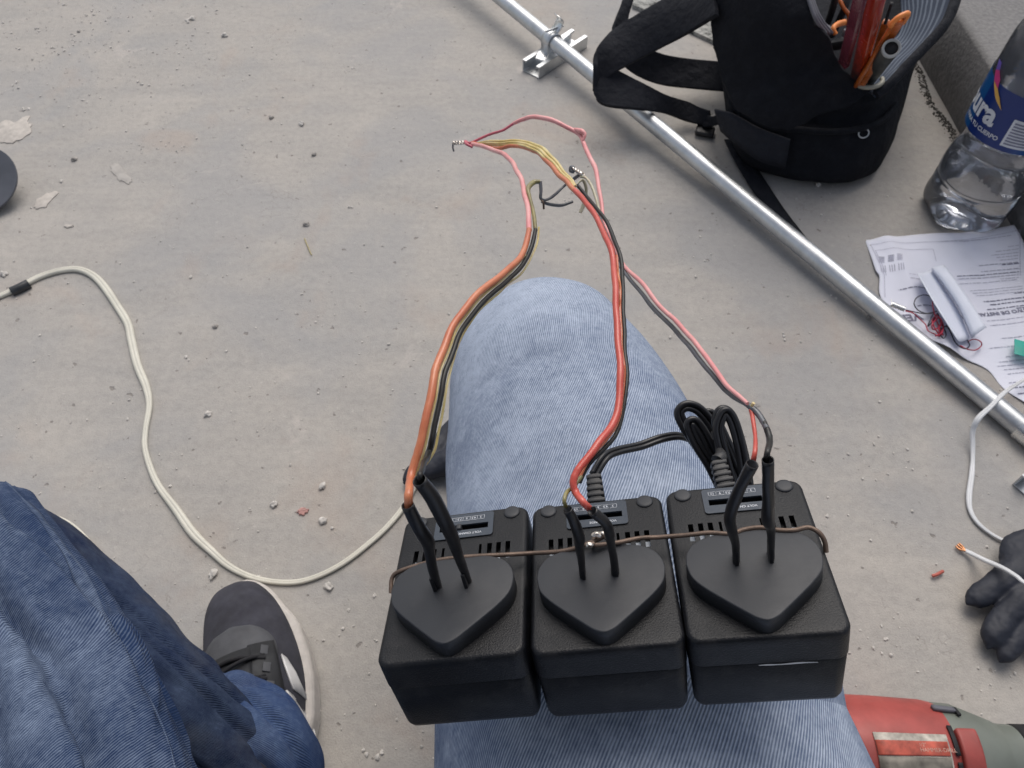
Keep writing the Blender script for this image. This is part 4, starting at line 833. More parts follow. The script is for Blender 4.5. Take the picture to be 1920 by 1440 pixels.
# ------------------------------------------------------------------ gloves
def glove(chains, palm, label, group):
    e = None; bm = bmesh.new()
    for ch_ in chains:
        P = [G(u, v, z) for u, v, z, r in ch_]; R_ = [r * ZB(p) / F0 for p, (u, v, z, r) in zip(P, ch_)]
        s = cr([tuple(p) + (q,) for p, q in zip(P, R_)], 6); pth = [Vector(p[:3]) for p in s]; rd = [p[3] for p in s]
        T = (pth[-1] - pth[-2]).normalized(); re = rd[-1]
        for a in (25, 50, 70, 84): pth.append(pth[-1] + T * (re * .32)); rd.append(re * math.cos(math.radians(a)))
        tube_bm(pth, [q_ * .79 * (1 + .04 * math.sin(k_ * .5)) for k_, q_ in enumerate(rd)], 16, 1.24, True, bm)
    for (u, v, z, rx, ry, rz) in palm:
        p = G(u, v, z); blob_bm(1, bm, Matrix.Translation(p) @ Matrix.Diagonal((rx, ry, rz, 1)), 3, .1, 2)
    bmesh.ops.recalc_face_normals(bm, faces=bm.faces)
    o = obj('work_glove', bm, M['glove']); rm = o.modifiers.new('r', 'REMESH'); rm.mode = 'VOXEL'; rm.voxel_size = .0014; rm.use_smooth_shade = True
    sm = o.modifiers.new('s', 'SMOOTH'); sm.iterations = 5; sm.factor = .6
    tx = bpy.data.textures.new('glove_wrinkle', 'CLOUDS'); tx.noise_scale = .013; dm = o.modifiers.new('d', 'DISPLACE'); dm.texture = tx; dm.strength = .003; dm.mid_level = .5; dm.texture_coords = 'GLOBAL'
    return tag(o, label, 'glove', group)
glove([[(1945, 1040, .02, 36), (1900, 1075, .02, 30), (1865, 1100, .018, 25), (1830, 1122, .015, 20)],
       [(1960, 1080, .02, 30), (1915, 1125, .02, 28), (1880, 1165, .018, 26), (1862, 1195, .015, 23)],
       [(1990, 1110, .018, 30), (1940, 1160, .018, 24), (1905, 1200, .016, 22), (1884, 1228, .013, 17)],
       [(2010, 1130, .018, 24), (1975, 1180, .016, 20), (1945, 1215, .014, 18)]],
      [(1965, 1075, .018, .045, .045, .018)], 'dark coated work glove lying on the floor at the right edge', 'dark work gloves on the floor')
glove([[(850, 860, .02, 26), (825, 872, .016, 24), (795, 882, .014, 20)], [(870, 790, .016, 22), (838, 812, .014, 17), (815, 850, .014, 17), (800, 880, .012, 14)], [(800, 868, .012, 14), (775, 882, .012, 14), (763, 900, .01, 9)]],
      [(880, 850, .012, .03, .03, .014)], 'dark work glove mostly hidden behind the knee and the left wires', 'dark work gloves on the floor')
# ------------------------------------------------------------------ backpack
bp = empty('backpack', G(1540, 300), 'open black backpack with looped shoulder straps and a striped lining', 'backpack')
def sect(z, pts_): return [G(u, v, z) for u, v in pts_]
secs = [sect(.001, [(1372, 255), (1392, 300), (1430, 322), (1475, 334), (1530, 341), (1590, 342), (1635, 325), (1655, 296), (1668, 255), (1684, 205), (1690, 150), (1640, 90), (1540, 60), (1430, 100), (1378, 170)]),
        sect(.022, [(1364, 232), (1382, 282), (1428, 312), (1478, 326), (1535, 334), (1598, 335), (1646, 314), (1668, 280), (1682, 235), (1696, 185), (1700, 130), (1645, 60), (1540, 30), (1420, 70), (1368, 145)]),
        sect(.06, [(1358, 195), (1376, 240), (1428, 268), (1480, 276), (1540, 284), (1602, 284), (1658, 258), (1682, 225), (1696, 185), (1712, 135), (1716, 80), (1660, 10), (1540, -30), (1410, 10), (1356, 95)]),
        sect(.085, [(1352, 165), (1374, 210), (1428, 232), (1482, 238), (1540, 243), (1602, 242), (1655, 222), (1676, 195), (1694, 150), (1716, 105), (1722, 50), (1664, -20), (1540, -60), (1404, -20), (1350, 65)]),
        sect(.092, [(1352, 155), (1376, 198), (1430, 216), (1484, 222), (1545, 226), (1600, 222), (1645, 205), (1665, 180), (1684, 140), (1706, 95), (1712, 45), (1660, -25), (1540, -65), (1406, -25), (1352, 60)]),
        sect(.115, [(1350, 135), (1378, 172), (1430, 188), (1486, 190), (1545, 195), (1600, 195), (1640, 185), (1660, 160), (1682, 125), (1706, 85), (1714, 35), (1660, -40), (1540, -80), (1406, -40), (1350, 45)])]
bm = bmesh.new(); N2 = 72; R = []
zsec = []
for s_ in secs:
    loop = cr([tuple(p) for p in s_] + [tuple(s_[0])], 8)[:-1]; idx = [int(k * len(loop) / N2) for k in range(N2)]; zsec.append([loop[i] for i in idx])
for k in range(N2):
    pass
cols = [cr([zsec[j][k] for j in range(len(zsec))], 5) for k in range(N2)]
for j in range(len(cols[0])):
    row = []
    for k in range(N2):
        p = Vector(cols[k][j]); n_ = noise.noise(p * 30) * .004 + noise.noise(Vector((p.x * 45, p.y * 18, p.z * 30))) * .003
        c2 = Vector((.55, 1.02, p.z)); p = p + (p - c2).normalized() * n_; row.append(bm.verts.new(p))
    R.append(row)
for j in range(len(R) - 1):
    for k in range(N2): bm.faces.new((R[j][k], R[j][(k + 1) % N2], R[j + 1][(k + 1) % N2], R[j + 1][k]))
bm.faces.new(list(reversed(R[0]))); bm.faces.new(R[-1]); bmesh.ops.recalc_face_normals(bm, faces=bm.faces)
obj('bag_body', bm, M['bag'], bp)
def wr3(t, s, c): return Vector((0, 0, 1)) * (noise.noise(c * 22) * .012 + noise.noise(c * 60) * .004)
strip('front_panel', [G(1642, 176, .135), G(1606, 150, .155), G(1572, 105, .185), G(1545, 62, .215), G(1524, 20, .24), G(1508, -40, .26)], [G(1480, 246, .095), G(1400, 222, .10), G(1358, 160, .12), G(1345, 100, .15), G(1336, 35, .18), G(1320, -50, .22)], M['bag'], bp, .008, 8, 20, .02, (Vector((-.3, -.6, .7))), wr3)
rim = [G(1642, 178, .135), G(1668, 158, .145), (G(1700, 124, .155)), G(1738, 84, .165), G(1770, 48, .175), G(1790, 5, .185), G(1800, -50, .195)]
tube('opening_rim', rim, [.0085, .008, .0085, .0085, .009, .010, .010], M['web'], bp, 8, 14, .7)
strip('lining', rim, [G(1618, 150, .12), G(1630, 118, .115), G(1650, 90, .11), G(1680, 60, .11), G(1690, 20, .115), G(1688, -30, .12), G(1686, -70, .12)], M['lining'], bp, .003, 8, 12, -.006, None, lambda t, s, c: Vector((0, 0, 1)) * noise.noise(c * 30) * .006)
for q in range(3): tube('grey_piping', [G(1505 + q * 4, -40, .262 - q * .006), G(1521 + q * 4, 14, .243 - q * .006), G(1532 + q * 5, 40, .231 - q * .006), G(1548 + q * 6, 62, .21 - q * .004)], .0022, M['clamp_grey'], bp, 6, 8)
# side pocket seam and eyelet
tube('pocket_hem', [G(1392, 214, .093), G(1440, 237, .0905), G(1500, 243, .0895), G(1560, 247, .0895), G(1620, 240, .0895), G(1655, 225, .0895), G(1680, 197, .089)], .0042, M['bag'], bp, 8, 10)
ey = G(1617, 249, .082); bm = bmesh.new(); Rr = .0068
mpt = [ey + Vector((math.cos(a) * Rr, 0, 0)) + Vector((0, .45, .89)) * (math.sin(a) * Rr * .85) + Vector((0, -.004, .002)) for a in [k / 20 * 2 * math.pi for k in range(21)]]
tube('eyelet', mpt, .0009, M['galv'], bp, 2, 8, caps=False)
# shoulder straps
strip('shoulder_strap', [G(1330, -35, .20), G(1262, -8, .17), G(1196, 29, .14), G(1148, 60, .12), G(1126, 80, .12), G(1117, 98, .115), G(1116, 120, .108)], [G(1345, 28, .20), G(1283, 66, .15), G(1225, 97, .115), G(1169, 127, .095), G(1136, 146, .085), G(1120, 160, .08), G(1115, 172, .075)], M['web'], bp, .007, 8, 8, .006)
strip('shoulder_strap', [G(1116, 112, .105), G(1124, 120, .10), G(1157, 134, .085), G(1198, 155, .075), G(1246, 178, .055), G(1290, 193, .03), G(1330, 208, .03)], [G(1115, 172, .075), G(1120, 188, .068), G(1142, 199, .062), G(1200, 205, .056), G(1245, 212, .035), G(1290, 227, .014), G(1336, 240, .010)], M['web'], bp, .007, 8, 8)
strip('shoulder_strap', [G(1172, -30, .13), G(1166, 2, .12), G(1154, 36, .11), G(1149, 60, .10), G(1160, 100, .075), G(1172, 126, .055), G(1204, 147, .04), G(1246, 160, .032), G(1300, 166, .026), G(1370, 172, .026)], [G(1196, -30, .13), G(1188, 0, .12), G(1180, 20, .11), G(1178, 42, .10), G(1196, 78, .085), G(1222, 93, .075), G(1250, 103, .065), G(1290, 110, .055), G(1325, 114, .05), G(1372, 118, .05)], M['web'], bp, .006, 6, 8)
strip('webbing', [G(1358, 262, .012), G(1382, 310, .008), G(1410, 355, .005), G(1440, 398, .004), G(1480, 450, .004)], [G(1398, 262, .012), G(1416, 308, .008), G(1442, 350, .005), G(1472, 395, .004), G(1512, 447, .004)], M['web'], bp, .002, 6, 3)
strip('webbing', [G(1340, 205, .088), G(1376, 214, .094), G(1420, 238, .090), G(1482, 262, .083)], [G(1352, 245, .058), G(1380, 270, .056), G(1425, 302, .048), G(1472, 316, .040)], fabric('grey_black_webbing', (.017, .018, .024), 1500, .7), bp, .003, 6, 4)
strip('webbing', [G(1316, 205, .02), G(1332, 218, .03), G(1348, 214, .06), G(1372, 208, .088)], [G(1318, 238, .012), G(1334, 238, .02), G(1356, 230, .05), G(1382, 222, .082)], M['web'], bp, .0025, 6, 4)
bm = box_bm((.028, .022, .008), bevel=.003); bu = obj('strap_buckle', bm, M['drill_black'], None); bu.location = G(1322, 246, .006); bu.rotation_euler = (0, 0, -.3); bu.parent = bp; bu.matrix_parent_inverse = pm(bp).inverted()
# ------------------------------------------------------------------ tools in the bag
def bar(name, a, b_, wd, ht, m, parent=None, bevel=.0015, roll=0):
    d = b_ - a; q = d.to_track_quat('Y', 'Z'); bm = box_bm((wd, d.length, ht), bevel=bevel); o = obj(name, bm, m, None); sharp(o, 35)
    o.location = (a + b_) / 2; o.rotation_euler = (q.to_matrix() @ Matrix.Rotation(roll, 3, 'Y')).to_euler()
    if parent: o.parent = parent; o.matrix_parent_inverse = pm(parent).inverted()
    return o
t1 = empty('red_tool', G(1610, 160, .12), 'glossy dark red plastic tool handle standing in the backpack', 'tool')
bar('red_handle', G(1608, 146, .145), G(1652, -40, .34), .017, .013, M['tool_red'], t1, .003, -.5)
bar('purple_side', G(1582, 120, .18), G(1622, -40, .35), .014, .008, M['tool_purple'], t1, .002, -.6)
t2 = empty('orange_tool', G(1610, 150, .12), 'orange channel-shaped tool handle with a rounded end, right of the red one', 'tool')
a_, b_ = G(1612, 160, .15), G(1686, 38, .265)
bar('handle_core', a_, b_, .012, .006, M['tool_orange'], t2, .002)
d_ = (b_ - a_).normalized(); s_ = d_.cross(Vector((0, -.6, .8))).normalized(); k_ = s_.cross(d_) * -1
for sg in (-1, 1): tube('channel_edge', [a_ + s_ * (sg * .0065) + Vector((0, 0, .002)), b_ + s_ * (sg * .0065) + Vector((0, 0, .002)), ], .0028, M['tool_orange'], t2, 4, 8)
tube('rounded_end', [b_ - s_ * .0085 - d_ * .004, b_ - s_ * .0088 + d_ * .002, b_ - s_ * .004 + d_ * .0075, b_ + s_ * .005 + d_ * .0078, b_ + s_ * .009 + d_ * .003, b_ + s_ * .0085 - d_ * .010], .0032, M['orange_bright'], t2, 6, 8)
t3 = empty('spring_clamp', G(1570, 70, .19), 'orange spring clamp with grey rubber jaws at the bag opening', 'clamp')
tube('orange_lever', [G(1583, 42, .20), G(1570, 46, .205), G(1562, 54, .205), G(1566, 64, .20)], .0042, M['orange_bright'], t3, 6, 10, .7)
for u, v in ((1550, 56), (1590, 64)): 
    o = bar('rubber_jaw', G(u - 2, v + 7, .195), G(u + 2, v - 7, .205), .014, .008, M['clamp_grey'], t3, .002)
bar('black_arm', G(1560, 84, .165), G(1600, 78, .18), .018, .012, M['drill_black'], t3, .003)
t4 = empty('grey_tube', G(1640, 140, .10), 'dark pipe with a pale grey open mouth leaning in the backpack', 'pipe')
ta, tb_ = G(1622, 156, .125), G(1671, 91, .235); dt = (tb_ - ta).normalized()
pth = [ta, ta.lerp(tb_, .5), tb_]; obj('pipe_wall', tube_bm(pth, .0098, 28), M['pvc_dark'], t4)
fr_ = frames(pth)[-1]; ring = bmesh.new(); pr = [tb_ - dt * .003, tb_ + dt * .002, tb_ + dt * .0022, tb_ + dt * .0018, tb_ - dt * .012]
tube_bm(pr, [.0101, .0103, .0100, .0074, .0071], 28, 1, False, ring, [fr_] * 5); obj('pale_mouth', ring, M['pvc'], t4)
obj('hollow', tube_bm([tb_ + dt * .0003, tb_ + dt * .0006], .0074, 24, 1, True, None, [fr_] * 2), M['hole'], t4)
rl = tube('tape_roll', [G(1628 + 30 * math.cos(a) * .9, 151 + 13 * math.sin(a), .150) for a in [math.radians(k * 15 - 20) for k in range(12)]], .0030, M['cream'], None, 3, 8); tag(rl, 'cream plastic roll rim peeking from the backpack opening', 'roll')
oc = tube('orange_cord', [G(1566, -20, .22), G(1580, 12, .21), (G(1592, 30, .20)), G(1588, 48, .19)], .0026, M['tool_orange'], None, 6, 8); tag(oc, 'thin orange cord loop inside the top of the backpack', 'cord')
xt = empty('screwdriver', G(1650, 80, .2), 'thin dark handle tool with a dull amber grip deep in the backpack', 'tool')
bar('amber_grip', G(1640, 110, .13), G(1662, 40, .20), .010, .010, M['tool_orange'], xt, .003); bar('dark_shank', G(1660, 44, .20), G(1672, 6, .24), .004, .004, M['drill_black'], xt, .001)
xt2 = empty('pliers', G(1560, 20, .2), 'black handled pliers leaning inside the top of the backpack', 'tool')
tube('black_handle', [G(1545, 60, .15), G(1560, 20, .20), G(1572, -30, .24)], .0045, M['drill_black'], xt2, 6, 10); tube('black_handle', [G(1560, 66, .15), G(1580, 24, .20), G(1600, -30, .23)], .0045, M['drill_black'], xt2, 6, 10)
# ------------------------------------------------------------------ water bottle
BX = G(1800, 398, 0); BX.z = 0
bt = empty('water_bottle', BX, 'clear plastic water bottle with a blue label standing by the curb', 'bottle')
def glass(name, ior, tint=(1, 1, 1), rough=0.02):
    b = NB(name); b.p.inputs['Base Color'].default_value = tint + (1,); b.p.inputs['Transmission Weight'].default_value = 1; b.p.inputs['IOR'].default_value = ior; b.p.inputs['Roughness'].default_value = rough
    b.bump(b.noise(b.coord(), 60, 3), .25, .002); return b.m
b = NB('thin_clear_plastic'); tr = b.n('ShaderNodeBsdfTransparent'); gl = b.n('ShaderNodeBsdfGlossy'); df = b.n('ShaderNodeBsdfDiffuse'); fz = b.n('ShaderNodeFresnel'); mx = b.n('ShaderNodeMixShader'); mx2 = b.n('ShaderNodeMixShader')
tr.inputs[0].default_value = (.93, .94, .96, 1); gl.inputs['Roughness'].default_value = .07; df.inputs[0].default_value = (.62, .64, .70, 1); fz.inputs[0].default_value = 1.5
bp_ = b.n('ShaderNodeBump'); bp_.inputs['Strength'].default_value = .35; bp_.inputs['Distance'].default_value = .003; b.l(b.noise(b.coord(), 45, 4), bp_.inputs['Height'])
b.l(bp_.outputs[0], gl.inputs['Normal']); b.l(bp_.outputs[0], fz.inputs['Normal']); b.l(fz.outputs[0], mx.inputs[0]); b.l(tr.outputs[0], mx.inputs[1]); b.l(gl.outputs[0], mx.inputs[2])
mx2.inputs[0].default_value = .035; b.l(mx.outputs[0], mx2.inputs[1]); b.l(df.outputs[0], mx2.inputs[2]); b.l(mx2.outputs[0], b.t.nodes['Material Output'].inputs[0]); M['pet'] = b.m
M['water'] = glass('water', 1.25, (.95, .96, .985), 0); M['water'].node_tree.nodes['Principled BSDF'].inputs['Transmission Weight'].default_value = .95
prof = [(0, .012), (.018, .010), (.030, .003), (.040, .0), (.047, .003), (.052, .010), (.0545, .020), (.0550, .034), (.0548, .052), (.0536, .056), (.0536, .059), (.0548, .063), (.0545, .078), (.0520, .095), (.0480, .106), (.0470, .115), (.0480, .124), (.0500, .130), (.0530, .134), (.0540, .145), (.0542, .2), (.0535, .215), (.0525, .245), (.049, .262), (.040, .290), (.026, .315), (.0145, .332), (.0135, .352), (0, .353)]
ps = [(max(p[0], 0), p[1]) for p in cr(prof, 3)]
def lob(z, a):
    k = max(0, 1 - z / .045); q = 1 + .085 * k * math.cos(5 * a) - .02 * k
    if .03 < z < .15: q += .004 * math.sin(6 * a + z * 60)
    return q * (1 + .006 * noise.noise(Vector((math.cos(a) * 2, math.sin(a) * 2, z * 30))))
obj('bottle_wall', lathe_bm(ps, 96, None, lob), M['pet'], bt, keep=False)
wp = [(max(0, r_ - .0016), max(z_, .0) + .002) for r_, z_ in ps if z_ < .275 and z_ > -1]; wp = [(0, .014)] + wp[2:] + [(0, wp[-1][1])]
obj('water', lathe_bm(wp, 96, None, lob), M['water'], bt, keep=False)
b = NB('blue_label'); tcn = b.coord(); sx = b.n('ShaderNodeSeparateXYZ'); b.l(tcn, sx.inputs[0])
at = b.math('ARCTAN2', sx.outputs[1], sx.outputs[0]); 
col = b.ramp(b.math('ADD', b.math('MULTIPLY', at, -1 / 6.2832), b.math('MULTIPLY', b.noise(tcn, 12, 3), .05)), [(.15, (.010, .08, .24)), (.23, (.012, .20, .34)), (.29, (.010, .07, .24)), (.36, (.010, .030, .16))])
b.l(col, b.p.inputs['Base Color']); b.p.inputs['Roughness'].default_value = .28; M['label'] = b.m
LR = .0548
lb = obj('label', lathe_bm([(LR, .136), (LR, .17), (LR, .204)], 96), M['label'], bt, keep=False)
bm = bmesh.new(); bm.from_mesh(lb.data); bmesh.ops.delete(bm, geom=[f for f in bm.faces if len(f.verts) > 4], context='FACES'); bm.to_mesh(lb.data); bm.free()
def wrap(me, az0, z0, R_):
    """x runs round the bottle (counter-clockwise seen from above = left to right from outside)"""
    for v_ in me.vertices:
        a = az0 + v_.co.x / R_; v_.co = Vector((R_ * math.cos(a), R_ * math.sin(a), z0 + v_.co.y))
    return me
AZ = math.radians(180 + 22)
me = text_mesh('pura', .036, .0012, 'LEFT'); bmm = bmesh.new(); bmm.from_mesh(me); bmesh.ops.subdivide_edges(bmm, edges=[e for e in bmm.edges if e.calc_length() > .004], cuts=3); bmesh.ops.triangulate(bmm, faces=bmm.faces); bmm.to_mesh(me); bmm.free()
wrap(me, AZ - .056 / LR, .158, LR + .0006); me.materials.clear(); me.materials.append(M['print']); o = obj('label_lettering', me, M['print'], lb, smooth=False, keep=False)
me = text_mesh('PARA TU CUERPO', .0075, .0002, 'LEFT'); wrap(me, AZ - .038 / LR, .146, LR + .0006); me.materials.clear(); me.materials.append(M['print']); obj('label_lettering', me, M['print'], lb, smooth=False, keep=False)
def wpatch(name, poly, m, off=.0007):
    bm = bmesh.new(); bm.faces.new([bm.verts.new((x, y, 0)) for x, y in poly]); bmesh.ops.triangulate(bm, faces=bm.faces); bmesh.ops.subdivide_edges(bm, edges=bm.edges[:], cuts=3, use_grid_fill=True)
    me = bpy.data.meshes.new(name); bm.to_mesh(me); bm.free(); wrap(me, AZ, 0, LR + off); obj(name, me, m, lb, smooth=False, keep=False)
M['mag'] = mat('magenta_print', (.55, .05, .20), .4); M['gold'] = mat('gold_print', (.72, .42, .10), .4); M['viol'] = mat('violet_print', (.15, .10, .42), .4)
wpatch('mountain_mark', [(-0.034, 0.2213), (-0.024, 0.2213), (-0.02, 0.2145), (-0.028, 0.2108)], M['viol'])
wpatch('mountain_mark', [(-0.028, 0.2108), (-0.02, 0.2145), (-0.012, 0.2083), (-0.008, 0.1984), (-0.02, 0.2021)], M['mag'], .0009)
wpatch('mountain_mark', [(-0.02, 0.2021), (-0.008, 0.1984), (0.0, 0.1922), (0.01, 0.181), (-0.004, 0.1884)], M['gold'], .0011)
wpatch('barcode_patch', [(.028, .143), (.062, .143), (.062, .178), (.028, .178)], M['print'])
for q in range(8): wpatch('barcode_line', [(.031, .146 + q * .0038), (.060, .146 + q * .0038), (.060, .148 + q * .0038), (.031, .148 + q * .0038)], M['ink'], .0011)
# ------------------------------------------------------------------ instruction sheet
def ph(x, y):
    s = (x - .45) * 1; return .004 + .0028 * math.sin(x * 34 + y * 10) + .0018 * math.sin(y * 46 - x * 12) + .010 * max(0, (x - .60)) / .06 + .005 * math.exp(-((x - .515 + (y - .6) * .1) / .012) ** 2) 
sheet = empty('instruction_sheet', G(1760, 600), 'creased white printed instruction sheet beside the conduit', 'paper')
A_ = [G(1622, 450), G(1631, 480), G(1640, 510), G(1647, 522), G(1650, 560), G(1690, 603), G(1740, 640), G(1800, 672), G(1850, 694), G(1880, 728), G(1920, 757), G(1990, 800)]
B_ = [G(1912, 437), G(1914, 465), G(1916, 490), G(1918, 520), G(1919, 545), G(1923, 575), G(1930, 600), G(1938, 630), G(1946, 655), G(1952, 690), G(1970, 720), G(2010, 770)]
for p in B_: p.x = min(p.x, XC - .006)
bm = bmesh.new(); a_ = V(cr(A_, 5)); b2_ = V(cr(B_, 5)); R = []
for p, q in zip(a_, b2_):
    row = []
    for k in range(49):
        c_ = p.lerp(q, k / 48); c_.z = ph(c_.x, c_.y); row.append(bm.verts.new(c_))
    R.append(row)
for i in range(len(R) - 1):
    for k in range(48): bm.faces.new((R[i][k], R[i][k + 1], R[i + 1][k + 1], R[i + 1][k]))
bmesh.ops.recalc_face_normals(bm, faces=bm.faces); o = obj('paper', bm, M['paper'], sheet); sm_ = o.modifiers.new('s', 'SOLIDIFY'); sm_.thickness = .0002
def on_paper(name, me, m): 
    for v_ in me.vertices: v_.co.z = ph(v_.co.x, v_.co.y) + .0009
    me.materials.clear(); me.materials.append(m); obj(name, me, m, sheet, smooth=False)
def ptext(s, u, v, size, m, bold=.0002, rot=None):
    """upside-down text whose FIRST letter starts at pixel (u, v)"""
    p = G(u, v); q = G(u - 60, v + 3); r_ = math.atan2(q.y - p.y, q.x - p.x) if rot is None else rot
    me = text_mesh(s, size, bold); me.transform(Matrix.Translation((p.x, p.y, 0)) @ Matrix.Rotation(r_, 4, 'Z')); on_paper('lettering', me, m)
ptext('INSTRUCTIVO DE INSTALACION', 1960, 588, .0078, M['ink'], .0002)
ptext('VENT', 1722, 590, .016, M['ink'], .0005)
rl_ = random.Random(5)
lines = []
for (u0, u1, v0, th) in [(1895, 1755, 455, 1), (1845, 1800, 458, .8), (1900, 1880, 474, .8), (1900, 1860, 480, .8), (1900, 1852, 486, .8), (1900, 1862, 491, .8), (1900, 1868, 496, .8), (1900, 1830, 502, 1), (1902, 1872, 504, 1.4), (1903, 1835, 513, 1), (1903, 1790, 519, 1.1), (1903, 1790, 524, 1.0), (1903, 1870, 529, .8), (1910, 1815, 546, .7), (1910, 1820, 551, .7), (1910, 1825, 556, .7), (1916, 1895, 558, 1.4), (1918, 1840, 568, 1.5), (1918, 1850, 575, 1.5), (1918, 1845, 584, 1.3), (1918, 1895, 588, 1.2), (1900, 1760, 533, .7), (1735, 1683, 543, 1.2), (1722, 1702, 528, .9), (1748, 1718, 576, 1.3), (1735, 1700, 520, .7), (1915, 1870, 640, .8), (1915, 1850, 655, .8), (1918, 1880, 672, .8), (1918, 1870, 680, .8), (1918, 1868, 687, .8), (1918, 1880, 694, .8), (1918, 1885, 702, .8), (1918, 1890, 718, .8), (1918, 1898, 728, 1.2), (1918, 1905, 740, 1.2), (1915, 1845, 606, .7), (1915, 1850, 615, .7)]:
    lines.append((u0, u1, v0, th))
for mname, cond in (('ink', lambda t: t >= 1.1), ('ink_pale', lambda t: t < 1.1)):
    bm = bmesh.new()
    for (u0, u1, v0, th) in lines:
        if not cond(th): continue
        u = u0
        while u > u1:
            wl = rl_.uniform(3, 12); hh = th * .0011
            e_ = max(u - wl, u1); p = G(u, v0 + (u0 - u) * .05); q = G(e_, v0 + (u0 - e_) * .05)
            if p.x < XC - .012:
                d2 = (q - p); nn_ = Vector((-d2.y, d2.x, 0)).normalized() * hh / 2
                n_seg = 3
                for s3 in range(n_seg):
                    c0 = p.lerp(q, s3 / n_seg); c1 = p.lerp(q, (s3 + 1) / n_seg); bm.faces.new([bm.verts.new(c0 - nn_), bm.verts.new(c1 - nn_), bm.verts.new(c1 + nn_), bm.verts.new(c0 + nn_)])
            u = e_ - rl_.uniform(1.0, 2.2)
    me = bpy.data.meshes.new('pl'); bm.to_mesh(me); bm.free(); on_paper('printed_lines', me, M[mname])
    COL.objects[-1]['kind'] = 'stuff'
bm = bmesh.new()
def line_on(bm, pts_, wd):
    P = [G(u, v) for u, v in pts_]
    for p, q in zip(P[:-1], P[1:]):
        n_ = 10; nn_ = Vector((-(q - p).y, (q - p).x, 0)).normalized() * wd / 2
        for k in range(n_):
            c0, c1 = p.lerp(q, k / n_), p.lerp(q, (k + 1) / n_); bm.faces.new([bm.verts.new(c0 - nn_), bm.verts.new(c1 - nn_), bm.verts.new(c1 + nn_), bm.verts.new(c0 + nn_)])
line_on(bm, [(1658, 560), (1656, 520), (1632, 460), (1755, 462), (1900, 448), (1906, 526)], .0006); line_on(bm, [(1660, 520), (1640, 472), (1744, 476), (1750, 498)], .0006)
for cx in (1651, 1667, 1682):
    for q in range(6): line_on(bm, [(cx - 5, 485 + q * 2), (cx + 5, 486 + q * 2)], .0009)
    for q in range(3): line_on(bm, [(cx - 2 + q * 4, 502), (cx + q * 4, 514)], .0010)
me = bpy.data.meshes.new('pl'); bm.to_mesh(me); bm.free(); on_paper('printed_frame', me, M['ink_pale']); COL.objects[-1]['kind'] = 'stuff'
# small folded card sleeve
cs = empty('card_sleeve', G(1790, 580, .01), 'small folded white card sleeve lying on the instruction sheet', 'card')
strip('card_panel', [G(1746, 503, .016), G(1772, 535, .020), G(1800, 578, .022), G(1824, 632, .018)], [G(1772, 498, .022), G(1795, 530, .026), G(1822, 570, .028), G(1850, 614, .026)], M['carton'], cs, .0006, 6, 4, .002)
strip('card_panel', [G(1720, 512, .022), G(1738, 545, .026), G(1762, 585, .026), G(1797, 640, .018)], [G(1746, 505, .010), G(1770, 540, .010), G(1797, 582, .010), G(1818, 634, .010)], M['carton'], cs, .0006, 6, 6, -.003)
strip('card_panel', [G(1747, 505, .009), G(1772, 540, .009), G(1799, 582, .009), G(1822, 634, .009)], [G(1750, 503, .018), G(1776, 536, .021), G(1804, 578, .023), G(1827, 631, .019)], M['carton'], cs, .0006, 6, 3)
# reed sensor with tangled thin wires
rs = empty('wire_probe', G(1683, 575, .01), 'small silver tube probe with tangled thin red and black wires on the paper', 'probe')
tube('silver_tube', [G(1672, 570, .011), G(1684, 575, .011), G(1697, 580, .011)], .0032, M['zinc'], rs, 4, 16)
tube('pull_tab', [G(1671, 562, .011), G(1672, 570, .012), G(1668, 574, .010)], .0006, M['zinc'], rs, 3, 6)
def zz(pts_, base=.012): return [G(u, v, base + .003 * math.sin(k * 1.9)) for k, (u, v) in enumerate(pts_)]
tube('black_lead', zz([(1698, 581), (1715, 585), (1735, 588), (1752, 585), (1755, 584), (1740, 588), (1722, 582), (1714, 570), (1719, 558), (1732, 553), (1744, 556), (1750, 566)]), .00075, M['thin_black'], rs, 7, 6)
tube('red_lead', zz([(1698, 583), (1712, 587), (1722, 596), (1735, 608), (1740, 620), (1752, 626), (1762, 630), (1752, 614), (1748, 600), (1758, 592), (1764, 604), (1760, 618), (1768, 628), (1758, 606), (1750, 580), (1748, 562)]), .00075, M['thin_red'], rs, 7, 6)
tube('black_lead', zz([(1750, 588), (1744, 600), (1740, 612), (1752, 598), (1758, 588), (1764, 606), (1770, 616), (1774, 628), (1768, 634), (1762, 622), (1772, 612), (1782, 616)]), .00075, M['thin_black'], rs, 7, 6)
tube('black_lead', zz([(1775, 610), (1782, 622), (1790, 640), (1800, 650), (1810, 654), (1818, 648), (1814, 638)], .011), .00075, M['thin_black'], rs, 7, 6)
tube('red_lead', zz([(1800, 648), (1815, 655), (1830, 656), (1840, 648), (1838, 640), (1826, 636), (1815, 640)], .011), .00075, M['thin_red'], rs, 7, 6)
tube('red_lead', zz([(1755, 590), (1765, 600), (1762, 612), (1750, 618), (1748, 608), (1760, 596), (1768, 608), (1766, 624), (1754, 630)], .014), .00085, M['thin_red'], rs, 7, 6)
gb = bar('green_card', G(1919, 640, .016), G(1919, 668, .016), .02, .001, mat('teal_card', (.02, .35, .28), .5), None, .0002); tag(gb, 'sliver of teal card on the sheet at the right edge', 'card')
